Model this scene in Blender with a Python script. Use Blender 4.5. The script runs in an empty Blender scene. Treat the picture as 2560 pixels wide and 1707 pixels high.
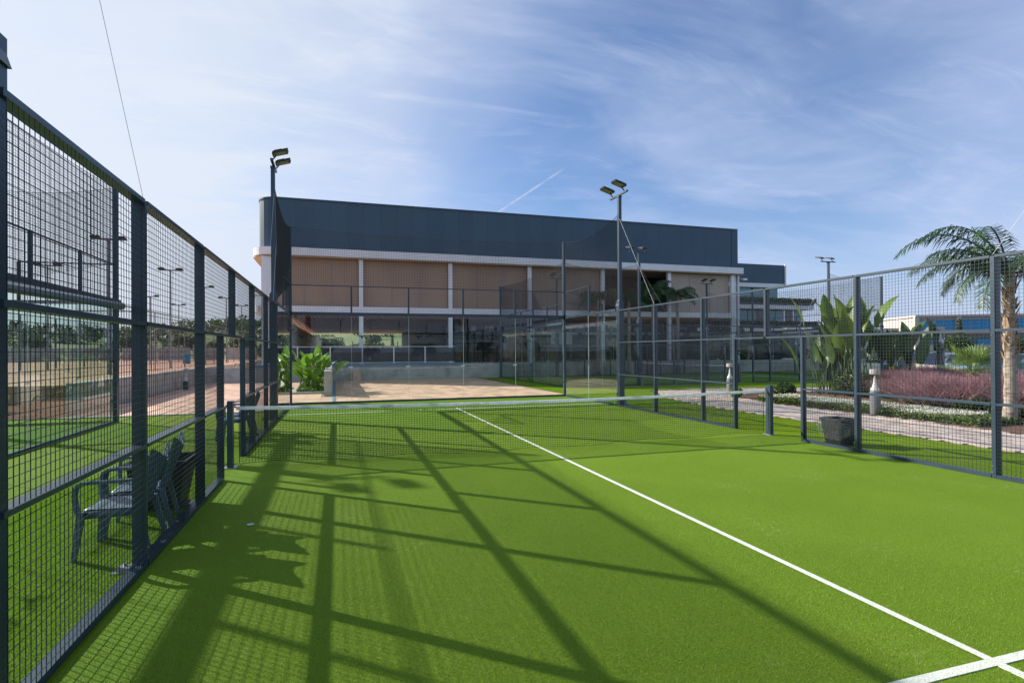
import bpy, math, random
import numpy as np
from mathutils import Vector, Matrix
random.seed(7); rng = np.random.default_rng(7)
S = bpy.context.scene
col = S.collection

# ------------------------------------------------------------------ camera
yaw, pitch, roll = .2875, .0039, -.0058
Fv = Vector((math.sin(yaw)*math.cos(pitch), math.cos(yaw)*math.cos(pitch), math.sin(pitch)))
Rv = Vector((math.cos(yaw), -math.sin(yaw), 0)); Uv = Rv.cross(Fv)
R2 = Rv*math.cos(roll)+Uv*math.sin(roll); U2 = -Rv*math.sin(roll)+Uv*math.cos(roll)
cd = bpy.data.cameras.new('camera'); cam = bpy.data.objects.new('camera', cd); col.objects.link(cam)
M = Matrix((R2, U2, -Fv)).transposed().to_4x4(); M.translation = Vector((-3.5451, -9.0474, 1.7622))
cam.matrix_world = M
cd.sensor_width = 36; cd.lens = 1343.8/2560*36; cd.shift_x = .0194; cd.shift_y = .0070
cd.clip_start = .05; cd.clip_end = 3000
S.camera = cam

# ------------------------------------------------------------------ sky, sun, exposure
SUN = Vector((-1.44, 1.23, 1.0)).normalized()
elev = math.asin(SUN.z); azi = math.atan2(SUN.x, SUN.y)
W = bpy.data.worlds.new('World'); S.world = W; W.use_nodes = True
nt = W.node_tree; nt.nodes.clear()
def N(tree, t, **kw):
    n = tree.nodes.new(t)
    for k, v in kw.items():
        if k in ('inp',):
            for a, b in v.items(): n.inputs[a].default_value = b
        else: setattr(n, k, v)
    return n
out = N(nt, 'ShaderNodeOutputWorld'); bg = N(nt, 'ShaderNodeBackground'); bg.inputs[1].default_value = .12
sky = N(nt, 'ShaderNodeTexSky'); sky.sky_type = 'NISHITA'; sky.sun_disc = False
sky.sun_elevation = elev; sky.sun_rotation = azi; sky.air_density = 1.0; sky.dust_density = .6; sky.ozone_density = 3.2
L = nt.links.new
tc = N(nt, 'ShaderNodeTexCoord'); sep = N(nt, 'ShaderNodeSeparateXYZ'); L(tc.outputs['Generated'], sep.inputs[0])
def math_(tree, op, a, b=None, clamp=False):
    n = tree.nodes.new('ShaderNodeMath'); n.operation = op; n.use_clamp = clamp
    for i, v in enumerate((a, b)):
        if v is None: continue
        if isinstance(v, (int, float)): n.inputs[i].default_value = v
        else: tree.links.new(v, n.inputs[i])
    return n.outputs[0]
zc = math_(nt, 'MAXIMUM', sep.outputs[2], 0.0); zz = math_(nt, 'ADD', zc, .16)
px = math_(nt, 'DIVIDE', sep.outputs[0], zz); py = math_(nt, 'DIVIDE', sep.outputs[1], zz)
cmb = N(nt, 'ShaderNodeCombineXYZ'); L(px, cmb.inputs[0]); L(py, cmb.inputs[1])
def cloud(scale, sx, sy, rot, det, rough, dist, off=(0, 0, 0)):
    mp = N(nt, 'ShaderNodeMapping'); mp.inputs['Scale'].default_value = (sx, sy, 1)
    mp.inputs['Rotation'].default_value = (0, 0, rot); mp.inputs['Location'].default_value = off
    L(cmb.outputs[0], mp.inputs[0])
    no = N(nt, 'ShaderNodeTexNoise'); no.inputs['Scale'].default_value = scale; no.inputs['Detail'].default_value = det
    no.inputs['Roughness'].default_value = rough; no.inputs['Distortion'].default_value = dist
    L(mp.outputs[0], no.inputs['Vector']); return no.outputs['Fac']
def ramp(tree, f, a, b, lo=0., hi=1.):
    n = tree.nodes.new('ShaderNodeMapRange'); n.interpolation_type = 'SMOOTHSTEP'
    n.inputs[1].default_value = a; n.inputs[2].default_value = b; n.inputs[3].default_value = lo; n.inputs[4].default_value = hi
    tree.links.new(f, n.inputs[0]); return n.outputs[0]
big = ramp(nt, cloud(.42, 1, 1.15, .5, 6, .55, .9, (3.1, 1.7, 0)), .36, .66)
wisp = ramp(nt, cloud(1.0, .9, 1.7, .45, 10, .58, .7, (.4, 5.2, 0)), .42, .74)
fine = ramp(nt, cloud(2.8, .7, 2.4, .3, 12, .68, 1.1, (7, 2, 0)), .47, .75)
# a thick bright veil towards the sun, thinning to the right
dotn = N(nt, 'ShaderNodeVectorMath'); dotn.operation = 'DOT_PRODUCT'
nrm = N(nt, 'ShaderNodeVectorMath'); nrm.operation = 'NORMALIZE'; L(tc.outputs['Generated'], nrm.inputs[0])
L(nrm.outputs[0], dotn.inputs[0]); dotn.inputs[1].default_value = SUN
veil = ramp(nt, dotn.outputs['Value'], .30, .90)
a1 = math_(nt, 'ADD', math_(nt, 'MULTIPLY', big, .34), .30); a2 = math_(nt, 'MULTIPLY', wisp, .40); a3 = math_(nt, 'MULTIPLY', fine, .20)
a4 = math_(nt, 'MULTIPLY', veil, .46)
s_ = math_(nt, 'ADD', math_(nt, 'ADD', a1, a2), math_(nt, 'ADD', a3, a4))
low = ramp(nt, sep.outputs[2], .0, .30, .30, .0)
def dirpx(u, v): return (Fv+R2*((u-1230.3)/1343.8)-U2*((v-871.5)/1343.8)).normalized()
c0, c1 = dirpx(1243, 532), dirpx(1395, 432); cn = c0.cross(c1).normalized(); cm = (c0+c1).normalized()
def dotc(v):
    n = N(nt, 'ShaderNodeVectorMath'); n.operation = 'DOT_PRODUCT'; L(nrm.outputs[0], n.inputs[0]); n.inputs[1].default_value = v; return n.outputs['Value']
trail = math_(nt, 'MULTIPLY', ramp(nt, math_(nt, 'ABSOLUTE', dotc(cn)), .0003, .0028, .8, 0), ramp(nt, dotc(cm), math.cos(.085), math.cos(.035), 0, 1))
trail = math_(nt, 'MULTIPLY', trail, ramp(nt, cloud(9, 1, 1, 0, 4, .6, 1), .35, .6, .25, .75))
# clearer sky round one direction away from the sun
clear = ramp(nt, dotc(dirpx(1640, 330)), math.cos(.50), math.cos(.08), 0, .26)
s_ = math_(nt, 'SUBTRACT', s_, clear, True)
cov = math_(nt, 'MINIMUM', math_(nt, 'ADD', math_(nt, 'ADD', s_, low), trail), .95)
mixc = N(nt, 'ShaderNodeMix'); mixc.data_type = 'RGBA'
L(cov, mixc.inputs[0]); 
hs = N(nt, 'ShaderNodeMix'); hs.data_type = 'RGBA'; hs.blend_type = 'MULTIPLY'; hs.inputs[0].default_value = 1
L(sky.outputs[0], hs.inputs[6]); hs.inputs[7].default_value = (.50, .60, .72, 1)
L(hs.outputs[2], mixc.inputs[6])
clc = N(nt, 'ShaderNodeMix'); clc.data_type = 'RGBA'; L(veil, clc.inputs[0])
clc.inputs[6].default_value = (2.55, 2.98, 4.1, 1); clc.inputs[7].default_value = (3.55, 3.82, 4.25, 1)
L(clc.outputs[2], mixc.inputs[7])
L(mixc.outputs[2], bg.inputs[0]); L(bg.outputs[0], out.inputs[0])

sl = bpy.data.lights.new('sun', 'SUN'); sl.energy = 4.3; sl.angle = math.radians(.6); sl.color = (1, .93, .82)
so = bpy.data.objects.new('sun', sl); col.objects.link(so)
so.rotation_euler = (-SUN).to_track_quat('-Z', 'Y').to_euler(); so.location = (-30, 26, 30)
S.view_settings.view_transform = 'Standard'; S.view_settings.look = 'None'
S.view_settings.gamma = 1; S.view_settings.exposure = .90; S.view_settings.use_curve_mapping = False

# ------------------------------------------------------------------ materials
def new_mat(name):
    m = bpy.data.materials.new(name); m.use_nodes = True; t = m.node_tree; t.nodes.clear()
    o = t.nodes.new('ShaderNodeOutputMaterial'); p = t.nodes.new('ShaderNodeBsdfPrincipled'); t.links.new(p.outputs[0], o.inputs[0])
    return m, t, p, o
def c4(c): return (c[0], c[1], c[2], 1)
def mat(name, c, rough=.6, metal=0, c2=None, ns=6, bump=0, bs=40, spec=.5, rnd=0, trans=0, stretch=None, lo=.35, hi=.65, det=4):
    m, t, p, o = new_mat(name); p.inputs['Roughness'].default_value = rough; p.inputs['Metallic'].default_value = metal
    p.inputs['Specular IOR Level'].default_value = spec
    g = t.nodes.new('ShaderNodeNewGeometry'); src = g.outputs['Position']
    if stretch:
        mp = t.nodes.new('ShaderNodeMapping'); mp.inputs['Scale'].default_value = stretch; t.links.new(src, mp.inputs[0]); src = mp.outputs[0]
    cout = None
    if c2 is not None:
        n = t.nodes.new('ShaderNodeTexNoise'); n.inputs['Scale'].default_value = ns; n.inputs['Detail'].default_value = det
        t.links.new(src, n.inputs['Vector']); f = ramp(t, n.outputs['Fac'], lo, hi)
        x = t.nodes.new('ShaderNodeMix'); x.data_type = 'RGBA'; t.links.new(f, x.inputs[0])
        x.inputs[6].default_value = c4(c); x.inputs[7].default_value = c4(c2); cout = x.outputs[2]
    if rnd:
        oi = t.nodes.new('ShaderNodeObjectInfo'); v = ramp(t, oi.outputs['Random'], 0, 1, 1-rnd, 1+rnd)
        x = t.nodes.new('ShaderNodeMix'); x.data_type = 'RGBA'; x.blend_type = 'MULTIPLY'; x.inputs[0].default_value = 1
        if cout: t.links.new(cout, x.inputs[6])
        else: x.inputs[6].default_value = c4(c)
        t.links.new(v, x.inputs[7]); cout = x.outputs[2]
    if cout: t.links.new(cout, p.inputs['Base Color'])
    else: p.inputs['Base Color'].default_value = c4(c)
    if bump:
        n = t.nodes.new('ShaderNodeTexNoise'); n.inputs['Scale'].default_value = bs; n.inputs['Detail'].default_value = 3
        t.links.new(src, n.inputs['Vector']); b = t.nodes.new('ShaderNodeBump'); b.inputs['Strength'].default_value = bump
        b.inputs['Distance'].default_value = .01; t.links.new(n.outputs['Fac'], b.inputs['Height']); t.links.new(b.outputs[0], p.inputs['Normal'])
    if trans:
        tr = t.nodes.new('ShaderNodeBsdfTranslucent'); ms = t.nodes.new('ShaderNodeMixShader'); ms.inputs[0].default_value = trans
        if cout: t.links.new(cout, tr.inputs[0])
        else: tr.inputs[0].default_value = c4(c)
        t.links.new(p.outputs[0], ms.inputs[1]); t.links.new(tr.outputs[0], ms.inputs[2]); t.links.new(ms.outputs[0], o.inputs[0])
    return m
def glass(name, tint=(.9, .95, .93), extra=0., rough=0.):
    m, t, p, o = new_mat(name); t.nodes.remove(p)
    tr = t.nodes.new('ShaderNodeBsdfTransparent'); tr.inputs[0].default_value = c4(tint)
    gl = t.nodes.new('ShaderNodeBsdfGlossy'); gl.inputs['Roughness'].default_value = rough
    fr = t.nodes.new('ShaderNodeFresnel'); fr.inputs[0].default_value = 1.5
    ge = t.nodes.new('ShaderNodeNewGeometry'); f0 = math_(t, 'ADD', math_(t, 'MULTIPLY', fr.outputs[0], 1.7), extra, True)
    f = math_(t, 'MULTIPLY', f0, math_(t, 'SUBTRACT', 1.0, ge.outputs['Backfacing']))   # both faces of the sheet counted once
    ms = t.nodes.new('ShaderNodeMixShader'); t.links.new(f, ms.inputs[0]); t.links.new(tr.outputs[0], ms.inputs[1]); t.links.new(gl.outputs[0], ms.inputs[2])
    t.links.new(ms.outputs[0], o.inputs[0]); return m
def turf(name, ca, cb, cw, big_s=.5, dry=0., grain=260, bstr=.9):
    m, t, p, o = new_mat(name); p.inputs['Roughness'].default_value = .75; p.inputs['Specular IOR Level'].default_value = .08
    g = t.nodes.new('ShaderNodeNewGeometry')
    def nz(s, d=3, r=.6, dist=0.):
        n = t.nodes.new('ShaderNodeTexNoise'); n.inputs['Scale'].default_value = s; n.inputs['Detail'].default_value = d
        n.inputs['Roughness'].default_value = r; n.inputs['Distortion'].default_value = dist
        t.links.new(g.outputs['Position'], n.inputs['Vector']); return n.outputs['Fac']
    def mx(f, a, b, bt='MIX'):
        x = t.nodes.new('ShaderNodeMix'); x.data_type = 'RGBA'; x.blend_type = bt
        for i, v in ((0, f), (6, a), (7, b)):
            if isinstance(v, (int, float)): x.inputs[i].default_value = v
            elif isinstance(v, tuple): x.inputs[i].default_value = c4(v)
            else: t.links.new(v, x.inputs[i])
        return x.outputs[2]
    c = mx(ramp(t, nz(big_s, 4), .3, .7), ca, cb)
    c = mx(ramp(t, nz(grain, 2, .7), .34, .68), c, mx(1., c, (.40, .50, .40), 'MULTIPLY'))
    c = mx(math_(t, 'MULTIPLY', ramp(t, nz(grain*.45, 2, .7), .60, .74), .55), c, tuple(min(1, v*1.9+.02) for v in cb))
    if dry: c = mx(math_(t, 'MULTIPLY', math_(t, 'MULTIPLY', ramp(t, nz(.8, 5, .6), .54, .70), ramp(t, nz(24, 4, .7, .6), .52, .66)), dry), c, cw)
    t.links.new(c, p.inputs['Base Color'])
    b = t.nodes.new('ShaderNodeBump'); b.inputs['Strength'].default_value = bstr; b.inputs['Distance'].default_value = .012
    t.links.new(nz(grain*.6, 4, .75), b.inputs['Height']); t.links.new(b.outputs[0], p.inputs['Normal'])
    return m
METAL = mat('dark_paint', (.028, .050, .078), .34, .2, c2=(.036, .060, .090), ns=3, spec=.6)
WIRE = mat('wire_paint', (.030, .042, .060), .38, .3)
ALU = mat('grey_metal', (.30, .33, .36), .4, .6)
GLASS = glass('court_glass', (.90, .955, .93))
GEDGE = mat('glass_edge', (.55, .66, .62), .3)
NETC = mat('black_cord', (.012, .013, .016), .8)
BIRD = mat('netting_cord', (.030, .030, .036), .8)
TAPE = mat('white_band', (.86, .88, .90), .7, c2=(.76, .79, .82), ns=9, bump=.3, bs=60, trans=.35)
TURF_A = turf('court_turf', (.165, .272, .020), (.195, .305, .025), (.36, .44, .20), .45, .5)
TURF_B = turf('lawn_turf', (.155, .25, .002), (.18, .28, .004), (.3, .4, .1), .8, 0., 190, 1.0)
TURF_C = turf('back_court_turf', (.10, .20, .022), (.12, .22, .025), (.3, .4, .2), .4)
LINE = mat('line_paint', (.82, .84, .80), .8, c2=(.62, .68, .56), ns=90, bump=.8, bs=220)
CONC = mat('concrete', (.48, .46, .42), .85, c2=(.33, .32, .29), ns=1.6, bump=.4, bs=30, lo=.42, hi=.70, det=8)
KERB = mat('kerb_concrete', (.42, .42, .41), .85, c2=(.34, .34, .33), ns=8)
TILE = mat('terrace_tile', (.62, .40, .29), .75, c2=(.54, .33, .24), ns=2.2, rnd=.17, bump=.15)
JOINT = mat('joint_mortar', (.22, .16, .12), .9)
PAVER = mat('pale_paver', (.56, .47, .41), .8, c2=(.45, .37, .32), ns=5, rnd=.14, bump=.3)
PJOINT = mat('paver_joint', (.09, .075, .06), .9)
EARTH = mat('dry_ground', (.17, .13, .07), .95, c2=(.09, .11, .04), ns=.06, bump=.3, bs=3)
CLAY = mat('red_clay', (.34, .15, .085), .9, c2=(.42, .22, .14), ns=.5)
ASPH = mat('asphalt', (.06, .06, .062), .9, c2=(.045, .045, .05), ns=3)
CLAD = mat('dark_cladding', (.034, .072, .108), .38, .1, c2=(.040, .080, .118), ns=.4, spec=.5, rnd=.07)
WHITEP = mat('white_panel', (.82, .81, .82), .45, c2=(.76, .75, .76), ns=.8)
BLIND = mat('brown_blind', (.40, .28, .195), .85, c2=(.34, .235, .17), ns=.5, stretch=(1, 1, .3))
BLINDL = mat('beige_blind', (.50, .40, .32), .85, c2=(.44, .35, .28), ns=.6)
WOOD = mat('ceiling_wood', (.52, .22, .09), .55, c2=(.42, .17, .065), ns=3, stretch=(6, .4, 1))
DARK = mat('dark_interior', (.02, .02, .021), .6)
DGLASS = mat('window_glass', (.02, .035, .04), .06, 0, spec=.8)
TEAL = mat('teal_window', (.10, .27, .32), .08, .1, spec=.8)
BLUEG = mat('blue_window', (.0, .25, .50), .35, .0, spec=.5)
CREAM = mat('cream_facade', (.52, .47, .42), .7)
SCREEN = mat('windscreen_fabric', (.035, .040, .055), .8, c2=(.05, .055, .075), ns=1.5, stretch=(1, 1, .15))
BLUEB = mat('blue_coping', (.12, .25, .36), .5)
CORR = mat('corrugated_metal', (.74, .66, .60), .55, .0, c2=(.64, .56, .50), ns=1)
PLAST = mat('chair_plastic', (.085, .125, .175), .36, c2=(.095, .14, .19), ns=14, bump=.05)
BLACK = mat('black_plastic', (.012, .012, .014), .45)
LENS = mat('lamp_lens', (.30, .27, .17), .25, spec=.6)
BAG = glass('clear_bag', (.93, .95, .95), .0, .3)
def _bag():
    t = BAG.node_tree; o = [n for n in t.nodes if n.type == 'OUTPUT_MATERIAL'][0]; src = o.inputs[0].links[0].from_socket
    d = t.nodes.new('ShaderNodeBsdfDiffuse'); d.inputs[0].default_value = (.6, .65, .66, 1); tl = t.nodes.new('ShaderNodeBsdfTranslucent'); tl.inputs[0].default_value = (.6, .65, .66, 1)
    a = t.nodes.new('ShaderNodeAddShader'); t.links.new(d.outputs[0], a.inputs[0]); t.links.new(tl.outputs[0], a.inputs[1])
    m = t.nodes.new('ShaderNodeMixShader'); m.inputs[0].default_value = .05; t.links.new(src, m.inputs[1]); t.links.new(a.outputs[0], m.inputs[2]); t.links.new(m.outputs[0], o.inputs[0])
_bag()
STONE = mat('rock', (.48, .33, .20), .9, c2=(.36, .22, .14), ns=5, bump=.8, bs=12)
MULCH = mat('mulch', (.085, .045, .030), .95, c2=(.15, .08, .05), ns=35, bump=1, bs=60)
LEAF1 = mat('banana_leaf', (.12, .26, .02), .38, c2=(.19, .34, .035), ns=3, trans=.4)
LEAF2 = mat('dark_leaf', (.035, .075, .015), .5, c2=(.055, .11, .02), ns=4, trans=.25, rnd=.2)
LEAF3 = mat('olive_leaf', (.075, .10, .03), .55, c2=(.05, .075, .02), ns=2, trans=.25, rnd=.2)
LEAF4 = mat('tree_leaf', (.10, .145, .022), .55, c2=(.05, .085, .015), ns=1.2, trans=.25, rnd=.25)
PALML = mat('palm_leaflet', (.030, .078, .024), .42, c2=(.055, .115, .03), ns=6, trans=.25)
DRYL = mat('dry_sheath', (.33, .22, .13), .8, c2=(.22, .13, .07), ns=8)
BARK = mat('bark', (.16, .11, .075), .9, c2=(.09, .06, .04), ns=9, bump=.6)
PBARK = mat('palm_bark', (.36, .31, .26), .9, c2=(.22, .16, .11), ns=6, bump=.8, bs=18, stretch=(1, 1, 2.5), lo=.45)
MUHLY = mat('pink_plume', (.28, .145, .165), .9, c2=(.38, .23, .25), ns=2, trans=.4)
MGREEN = mat('grass_blade', (.10, .13, .035), .7, trans=.3)
PETAL = mat('white_petal', (.78, .78, .66), .7, trans=.3)
GCOV = mat('ground_cover', (.075, .125, .022), .6, c2=(.12, .17, .03), ns=9, trans=.3)
YEL = mat('yellow_paint', (.75, .38, .01), .5)
STKR = mat('white_sticker', (.75, .75, .75), .6)
INK = mat('black_print', (.012, .012, .012), .6)
ROPE = mat('white_rope', (.62, .62, .62), .7)
POSTG = mat('grey_lamp_post', (.20, .20, .22), .5, .3)
RUBBER = mat('tyre_rubber', (.015, .015, .016), .8)

# ------------------------------------------------------------------ mesh helpers
class T2:
    """plan transform: local (x, y) -> world"""
    def __init__(s, ox=0, oy=0, a=0, skew=None): s.o = (ox, oy); s.c = math.cos(a); s.s = math.sin(a); s.a = a
    def __call__(s, p):
        x, y = p[0], p[1]; return (s.o[0]+s.c*x-s.s*y, s.o[1]+s.s*x+s.c*y, p[2])
ID = T2()
class MB:
    def __init__(s, T=ID): s.v = []; s.f = []; s.T = T
    def add(s, vs, fs):
        k = len(s.v); s.v += [s.T(p) for p in vs]; s.f += [tuple(i+k for i in f) for f in fs]; return s
    def box(s, x0, x1, y0, y1, z0, z1):
        x0, x1, y0, y1 = min(x0, x1), max(x0, x1), min(y0, y1), max(y0, y1)
        return s.add([(x0, y0, z0), (x1, y0, z0), (x1, y1, z0), (x0, y1, z0), (x0, y0, z1), (x1, y0, z1), (x1, y1, z1), (x0, y1, z1)],
                     [(0, 3, 2, 1), (4, 5, 6, 7), (0, 1, 5, 4), (1, 2, 6, 5), (2, 3, 7, 6), (3, 0, 4, 7)])
    def tube(s, pts, r, n=6, cap=True):
        P = [Vector(p) for p in pts]; rs = r if isinstance(r, (list, tuple)) else [r]*len(P); vs = []; fs = []
        for i, p in enumerate(P):
            d = (P[min(i+1, len(P)-1)]-P[max(i-1, 0)]).normalized()
            a = Vector((0, 0, 1)) if abs(d.z) < .9 else Vector((1, 0, 0)); u = d.cross(a).normalized(); w = d.cross(u).normalized()
            for j in range(n):
                t = 2*math.pi*(j+.5)/n; q = p+(u*math.cos(t)+w*math.sin(t))*rs[i]; vs.append(tuple(q))
        for i in range(len(P)-1):
            for j in range(n):
                a, b = i*n+j, i*n+(j+1) % n; fs.append((a, b, b+n, a+n))
        if cap: fs.append(tuple(range(n-1, -1, -1))); fs.append(tuple((len(P)-1)*n+j for j in range(n)))
        return s.add(vs, fs)
    def bar(s, a, b, w, h=None, up=(0, 0, 1)):
        a, b = Vector(a), Vector(b); h = h or w; d = (b-a).normalized(); up = Vector(up)
        if abs(d.dot(up)) > .98: up = Vector((0, 1, 0))
        u = d.cross(up).normalized(); v = u.cross(d); vs = []
        for p in (a, b):
            for i, j in ((-1, -1), (1, -1), (1, 1), (-1, 1)): vs.append(tuple(p+u*(i*w/2)+v*(j*h/2)))
        return s.add(vs, [(0, 1, 2, 3), (7, 6, 5, 4), (0, 4, 5, 1), (1, 5, 6, 2), (2, 6, 7, 3), (3, 7, 4, 0)])
    def prism(s, poly, z0, z1):
        n = len(poly); vs = [(x, y, z0) for x, y in poly]+[(x, y, z1) for x, y in poly]
        return s.add(vs, [tuple(range(n-1, -1, -1)), tuple(range(n, 2*n))]+[(i, (i+1) % n, (i+1) % n+n, i+n) for i in range(n)])
    def extr(s, prof, axis, a, b):
        """profile (p,q) extruded along axis; 'x': p=y,q=z ; 'y': p=x,q=z"""
        n = len(prof); f = (lambda p, q, t: (t, p, q)) if axis == 'x' else (lambda p, q, t: (p, t, q))
        vs = [f(p, q, a) for p, q in prof]+[f(p, q, b) for p, q in prof]
        return s.add(vs, [tuple(range(n-1, -1, -1)), tuple(range(n, 2*n))]+[(i, (i+1) % n, (i+1) % n+n, i+n) for i in range(n)])
    def lathe(s, prof, cx, cy, n=12, z=0):
        vs = []; fs = []
        for r, h in prof:
            for j in range(n): t = 2*math.pi*j/n; vs.append((cx+r*math.cos(t), cy+r*math.sin(t), z+h))
        for i in range(len(prof)-1):
            for j in range(n): a, b = i*n+j, i*n+(j+1) % n; fs.append((a, b, b+n, a+n))
        fs.append(tuple(range(n-1, -1, -1))); fs.append(tuple((len(prof)-1)*n+j for j in range(n)))
        return s.add(vs, fs)
    def build(s, name, m, parent=None, smooth=False, kind=None):
        me = bpy.data.meshes.new(name); off = Vector(parent_world(parent)) if parent else Vector((0, 0, 0))
        me.from_pydata([(v[0]-off.x, v[1]-off.y, v[2]-off.z) for v in s.v], [], s.f)
        me.materials.append(m)
        if smooth: me.shade_smooth()
        o = bpy.data.objects.new(name, me); col.objects.link(o)
        if parent: o.parent = parent
        if kind: o['kind'] = kind
        return o
def parent_world(p):
    v = Vector((0, 0, 0))
    while p: v += p.location; p = p.parent
    return v
def np_mesh(name, V, Fq, m, parent=None, kind=None, mats=None, mi=None):
    """quads or tris from numpy arrays"""
    me = bpy.data.meshes.new(name); k = Fq.shape[1]
    off = np.array(parent_world(parent)) if parent else np.zeros(3)
    me.vertices.add(len(V)); me.vertices.foreach_set('co', (V-off).astype(np.float32).ravel())
    me.loops.add(Fq.size); me.loops.foreach_set('vertex_index', Fq.astype(np.int32).ravel())
    me.polygons.add(len(Fq)); me.polygons.foreach_set('loop_start', (np.arange(len(Fq))*k).astype(np.int32))
    for mm in (mats or [m]): me.materials.append(mm)
    if mi is not None: me.polygons.foreach_set('material_index', mi.astype(np.int32))
    me.update(calc_edges=True)
    o = bpy.data.objects.new(name, me); col.objects.link(o)
    if parent: o.parent = parent
    if kind: o['kind'] = kind
    return o
def tag(o, label=None, cat=None, group=None, kind=None):
    if label: o['label'] = label
    if cat: o['category'] = cat
    if group: o['group'] = group
    if kind: o['kind'] = kind
    return o
def thing(name, loc, label, cat, group=None, kind=None):
    o = bpy.data.objects.new(name, None); o.empty_display_size = .2; col.objects.link(o); o.location = loc
    return tag(o, label, cat, group, kind)
def kids(o): return [c for c in bpy.data.objects if c.parent == o]
def copy_tree(o, parent=None):
    c = o.copy(); col.objects.link(c)
    if parent: c.parent = parent
    for ch in kids(o): copy_tree(ch, c)
    return c
def copy_part(o, loc):
    c = o.copy(); col.objects.link(c); c.location = loc; return c
def struct(o): o['kind'] = 'structure'; return o

# ------------------------------------------------------------------ ground and surfaces
g = MB(); g.add([(-900, -900, -.05), (900, -900, -.05), (900, 1400, -.05), (-900, 1400, -.05)], [(0, 1, 2, 3)])
struct(g.build('ground', EARTH))
def sheet(name, poly, z, m):
    return struct(MB().add([(x, y, z) for x, y in poly], [tuple(range(len(poly)))]).build(name, m))
sheet('lawn', [(-34, -30), (7.45, -30), (7.45, -3), (7.55, 1.6), (7.5, 3.8), (7.8, 6.7), (8.5, 9), (9.5, 11.2), (10.6, 11.35), (13.8, 11.6), (17.2, 10.4), (40, 6.5), (60, 8), (60, 25.5), (5.75, 25.5), (5.42, 10.2), (-5, 10.2), (-5.0, 8.05), (-9.2, 8.05), (-34, 8.05)], 0, TURF_B)
sheet('padel_court', [(-5, -10), (5, -10), (5, 10), (-5, 10)], .004, TURF_A)
lines = MB()
for x0, x1, y0, y1 in ((-4.97, 4.97, 6.92, 6.98), (-4.97, 4.97, -6.98, -6.92)): lines.box(x0, x1, y0, y1, .004, .009)
lines.add([(-.03, -6.92, .009), (.03, -6.92, .009), (.12, 6.92, .009), (.06, 6.92, .009)], [(0, 1, 2, 3)])
lines.box(-.03, .03, -7.13, -6.98, .004, .0088); lines.box(.06, .12, 6.98, 7.15, .004, .0088)
struct(lines.build('court_lines', LINE))

# terrace tiles beyond the far glass
tx0, ty0, nx, ny = -3.45, 10.30, 22, 18
sheet('terrace_bed', [(-3.46, 10.2), (5.44, 10.2), (5.74, 24.88), (-3.46, 24.88)], -.010, JOINT)
terr = struct(thing('terrace', (tx0, ty0, 0), None, None))
tb = MB(); tb.box(0, .394, 0, .794, 0, .014); tp = tb.build('tile', TILE); tp.location = (0, 0, -.008); tp.parent = terr
rest = MB(); cnt = 0
for j in range(ny):
    for i in range(nx):
        x, y = i*.4, j*.8
        if tx0+x+.4 > 5.40+.3*(y/14.6)+.02: continue
        if i == 0 and j == 0: continue
        if cnt < 298: c = copy_part(tp, (x, y, -.008+random.uniform(-.0015, .0015))); cnt += 1
        else: rest.box(tx0+x, tx0+x+.394, ty0+y, ty0+y+.794, -.008, .006)
rest.build('tile_field', TILE, terr, kind='stuff')
MB().box(-3.58, -3.46, 10.22, 24.8, -.02, .012).build('edge_strip', BLUEB).__setitem__('kind', 'structure')
# left paving : broad pink paving running from the turf edge to the building
sheet('walkway_bed', [(-10.6, 8.1), (-5.02, 8.1), (-5.02, 10.22), (-3.6, 10.22), (-3.6, 24.9), (-8, 25.5), (-8, 70), (-10.9, 70)], -.012, JOINT)
walk = struct(thing('walkway', (-10.6, 8.1, 0), None, None))
def inpoly(x, y, P):
    r = False; n = len(P)
    for i in range(n):
        (xa, ya), (xb, yb) = P[i], P[i-1]
        if (ya > y) != (yb > y) and x < (xb-xa)*(y-ya)/(yb-ya)+xa: r = not r
    return r
WP = [(-10.58, 8.12), (-5.04, 8.12), (-5.04, 10.24), (-3.62, 10.24), (-3.62, 13.2), (-3.9, 13.2), (-3.9, 14.6), (-5.2, 14.6), (-5.2, 24.85), (-8.0, 25.4), (-8.0, 60), (-10.6, 60)]
wb = MB(); wb.box(0, .594, 0, .594, 0, .014); wt = wb.build('tile', TILE); wt.parent = walk; wt.location = (0, .6, -.008)
rest = MB(); cnt = 0
for j in range(86):
    for i in range(12):
        x, y = -10.6+i*.6, 8.1+j*.6
        if not (inpoly(x+.3, y+.3, WP)) or (i == 0 and j == 1): continue
        if cnt < 295: copy_part(wt, (i*.6, j*.6, -.008+random.uniform(-.002, .002))); cnt += 1
        else: rest.box(x, x+.594, y, y+.594, -.008, .006)
rest.build('tile_field', TILE, walk, kind='stuff')
struct(MB().box(-10.6, -5.02, 7.98, 8.09, -.05, .03).build('kerb', KERB))
# right paver path
PP = [(7.46, -30), (7.46, -3), (7.56, 1.6), (7.52, 3.8), (7.82, 6.7), (8.5, 9), (9.5, 11.1), (10.6, 11.25), (13.8, 11.5), (17.2, 10.3), (30, 7.9), (30, 6.4), (20, 7.6), (14.6, 8.9), (12.6, 8.7), (11.0, 7.8), (10.25, 5), (10.2, 1), (9.95, -2), (9.9, -30)]
sheet('path_bed', PP, -.014, PJOINT)
path = struct(thing('path', (7.4, -3, 0), None, None))
pv = []
for j in range(-30, 90):
    for i in range(0, 95):
        x, y = 7.42+i*.25+(j % 2)*.125, -3.8+j*.2
        if y < -3.9 or not inpoly(x+.12, y+.1, PP) or not inpoly(x+.02, y+.1, PP) or not inpoly(x+.22, y+.1, PP): continue
        pv.append(((x+3.5)**2+(y+9)**2, x, y))
pv.sort(); pb = MB(); pb.box(0, .238, 0, .188, 0, .02); pt = pb.build('paver', PAVER); pt.parent = path
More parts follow.
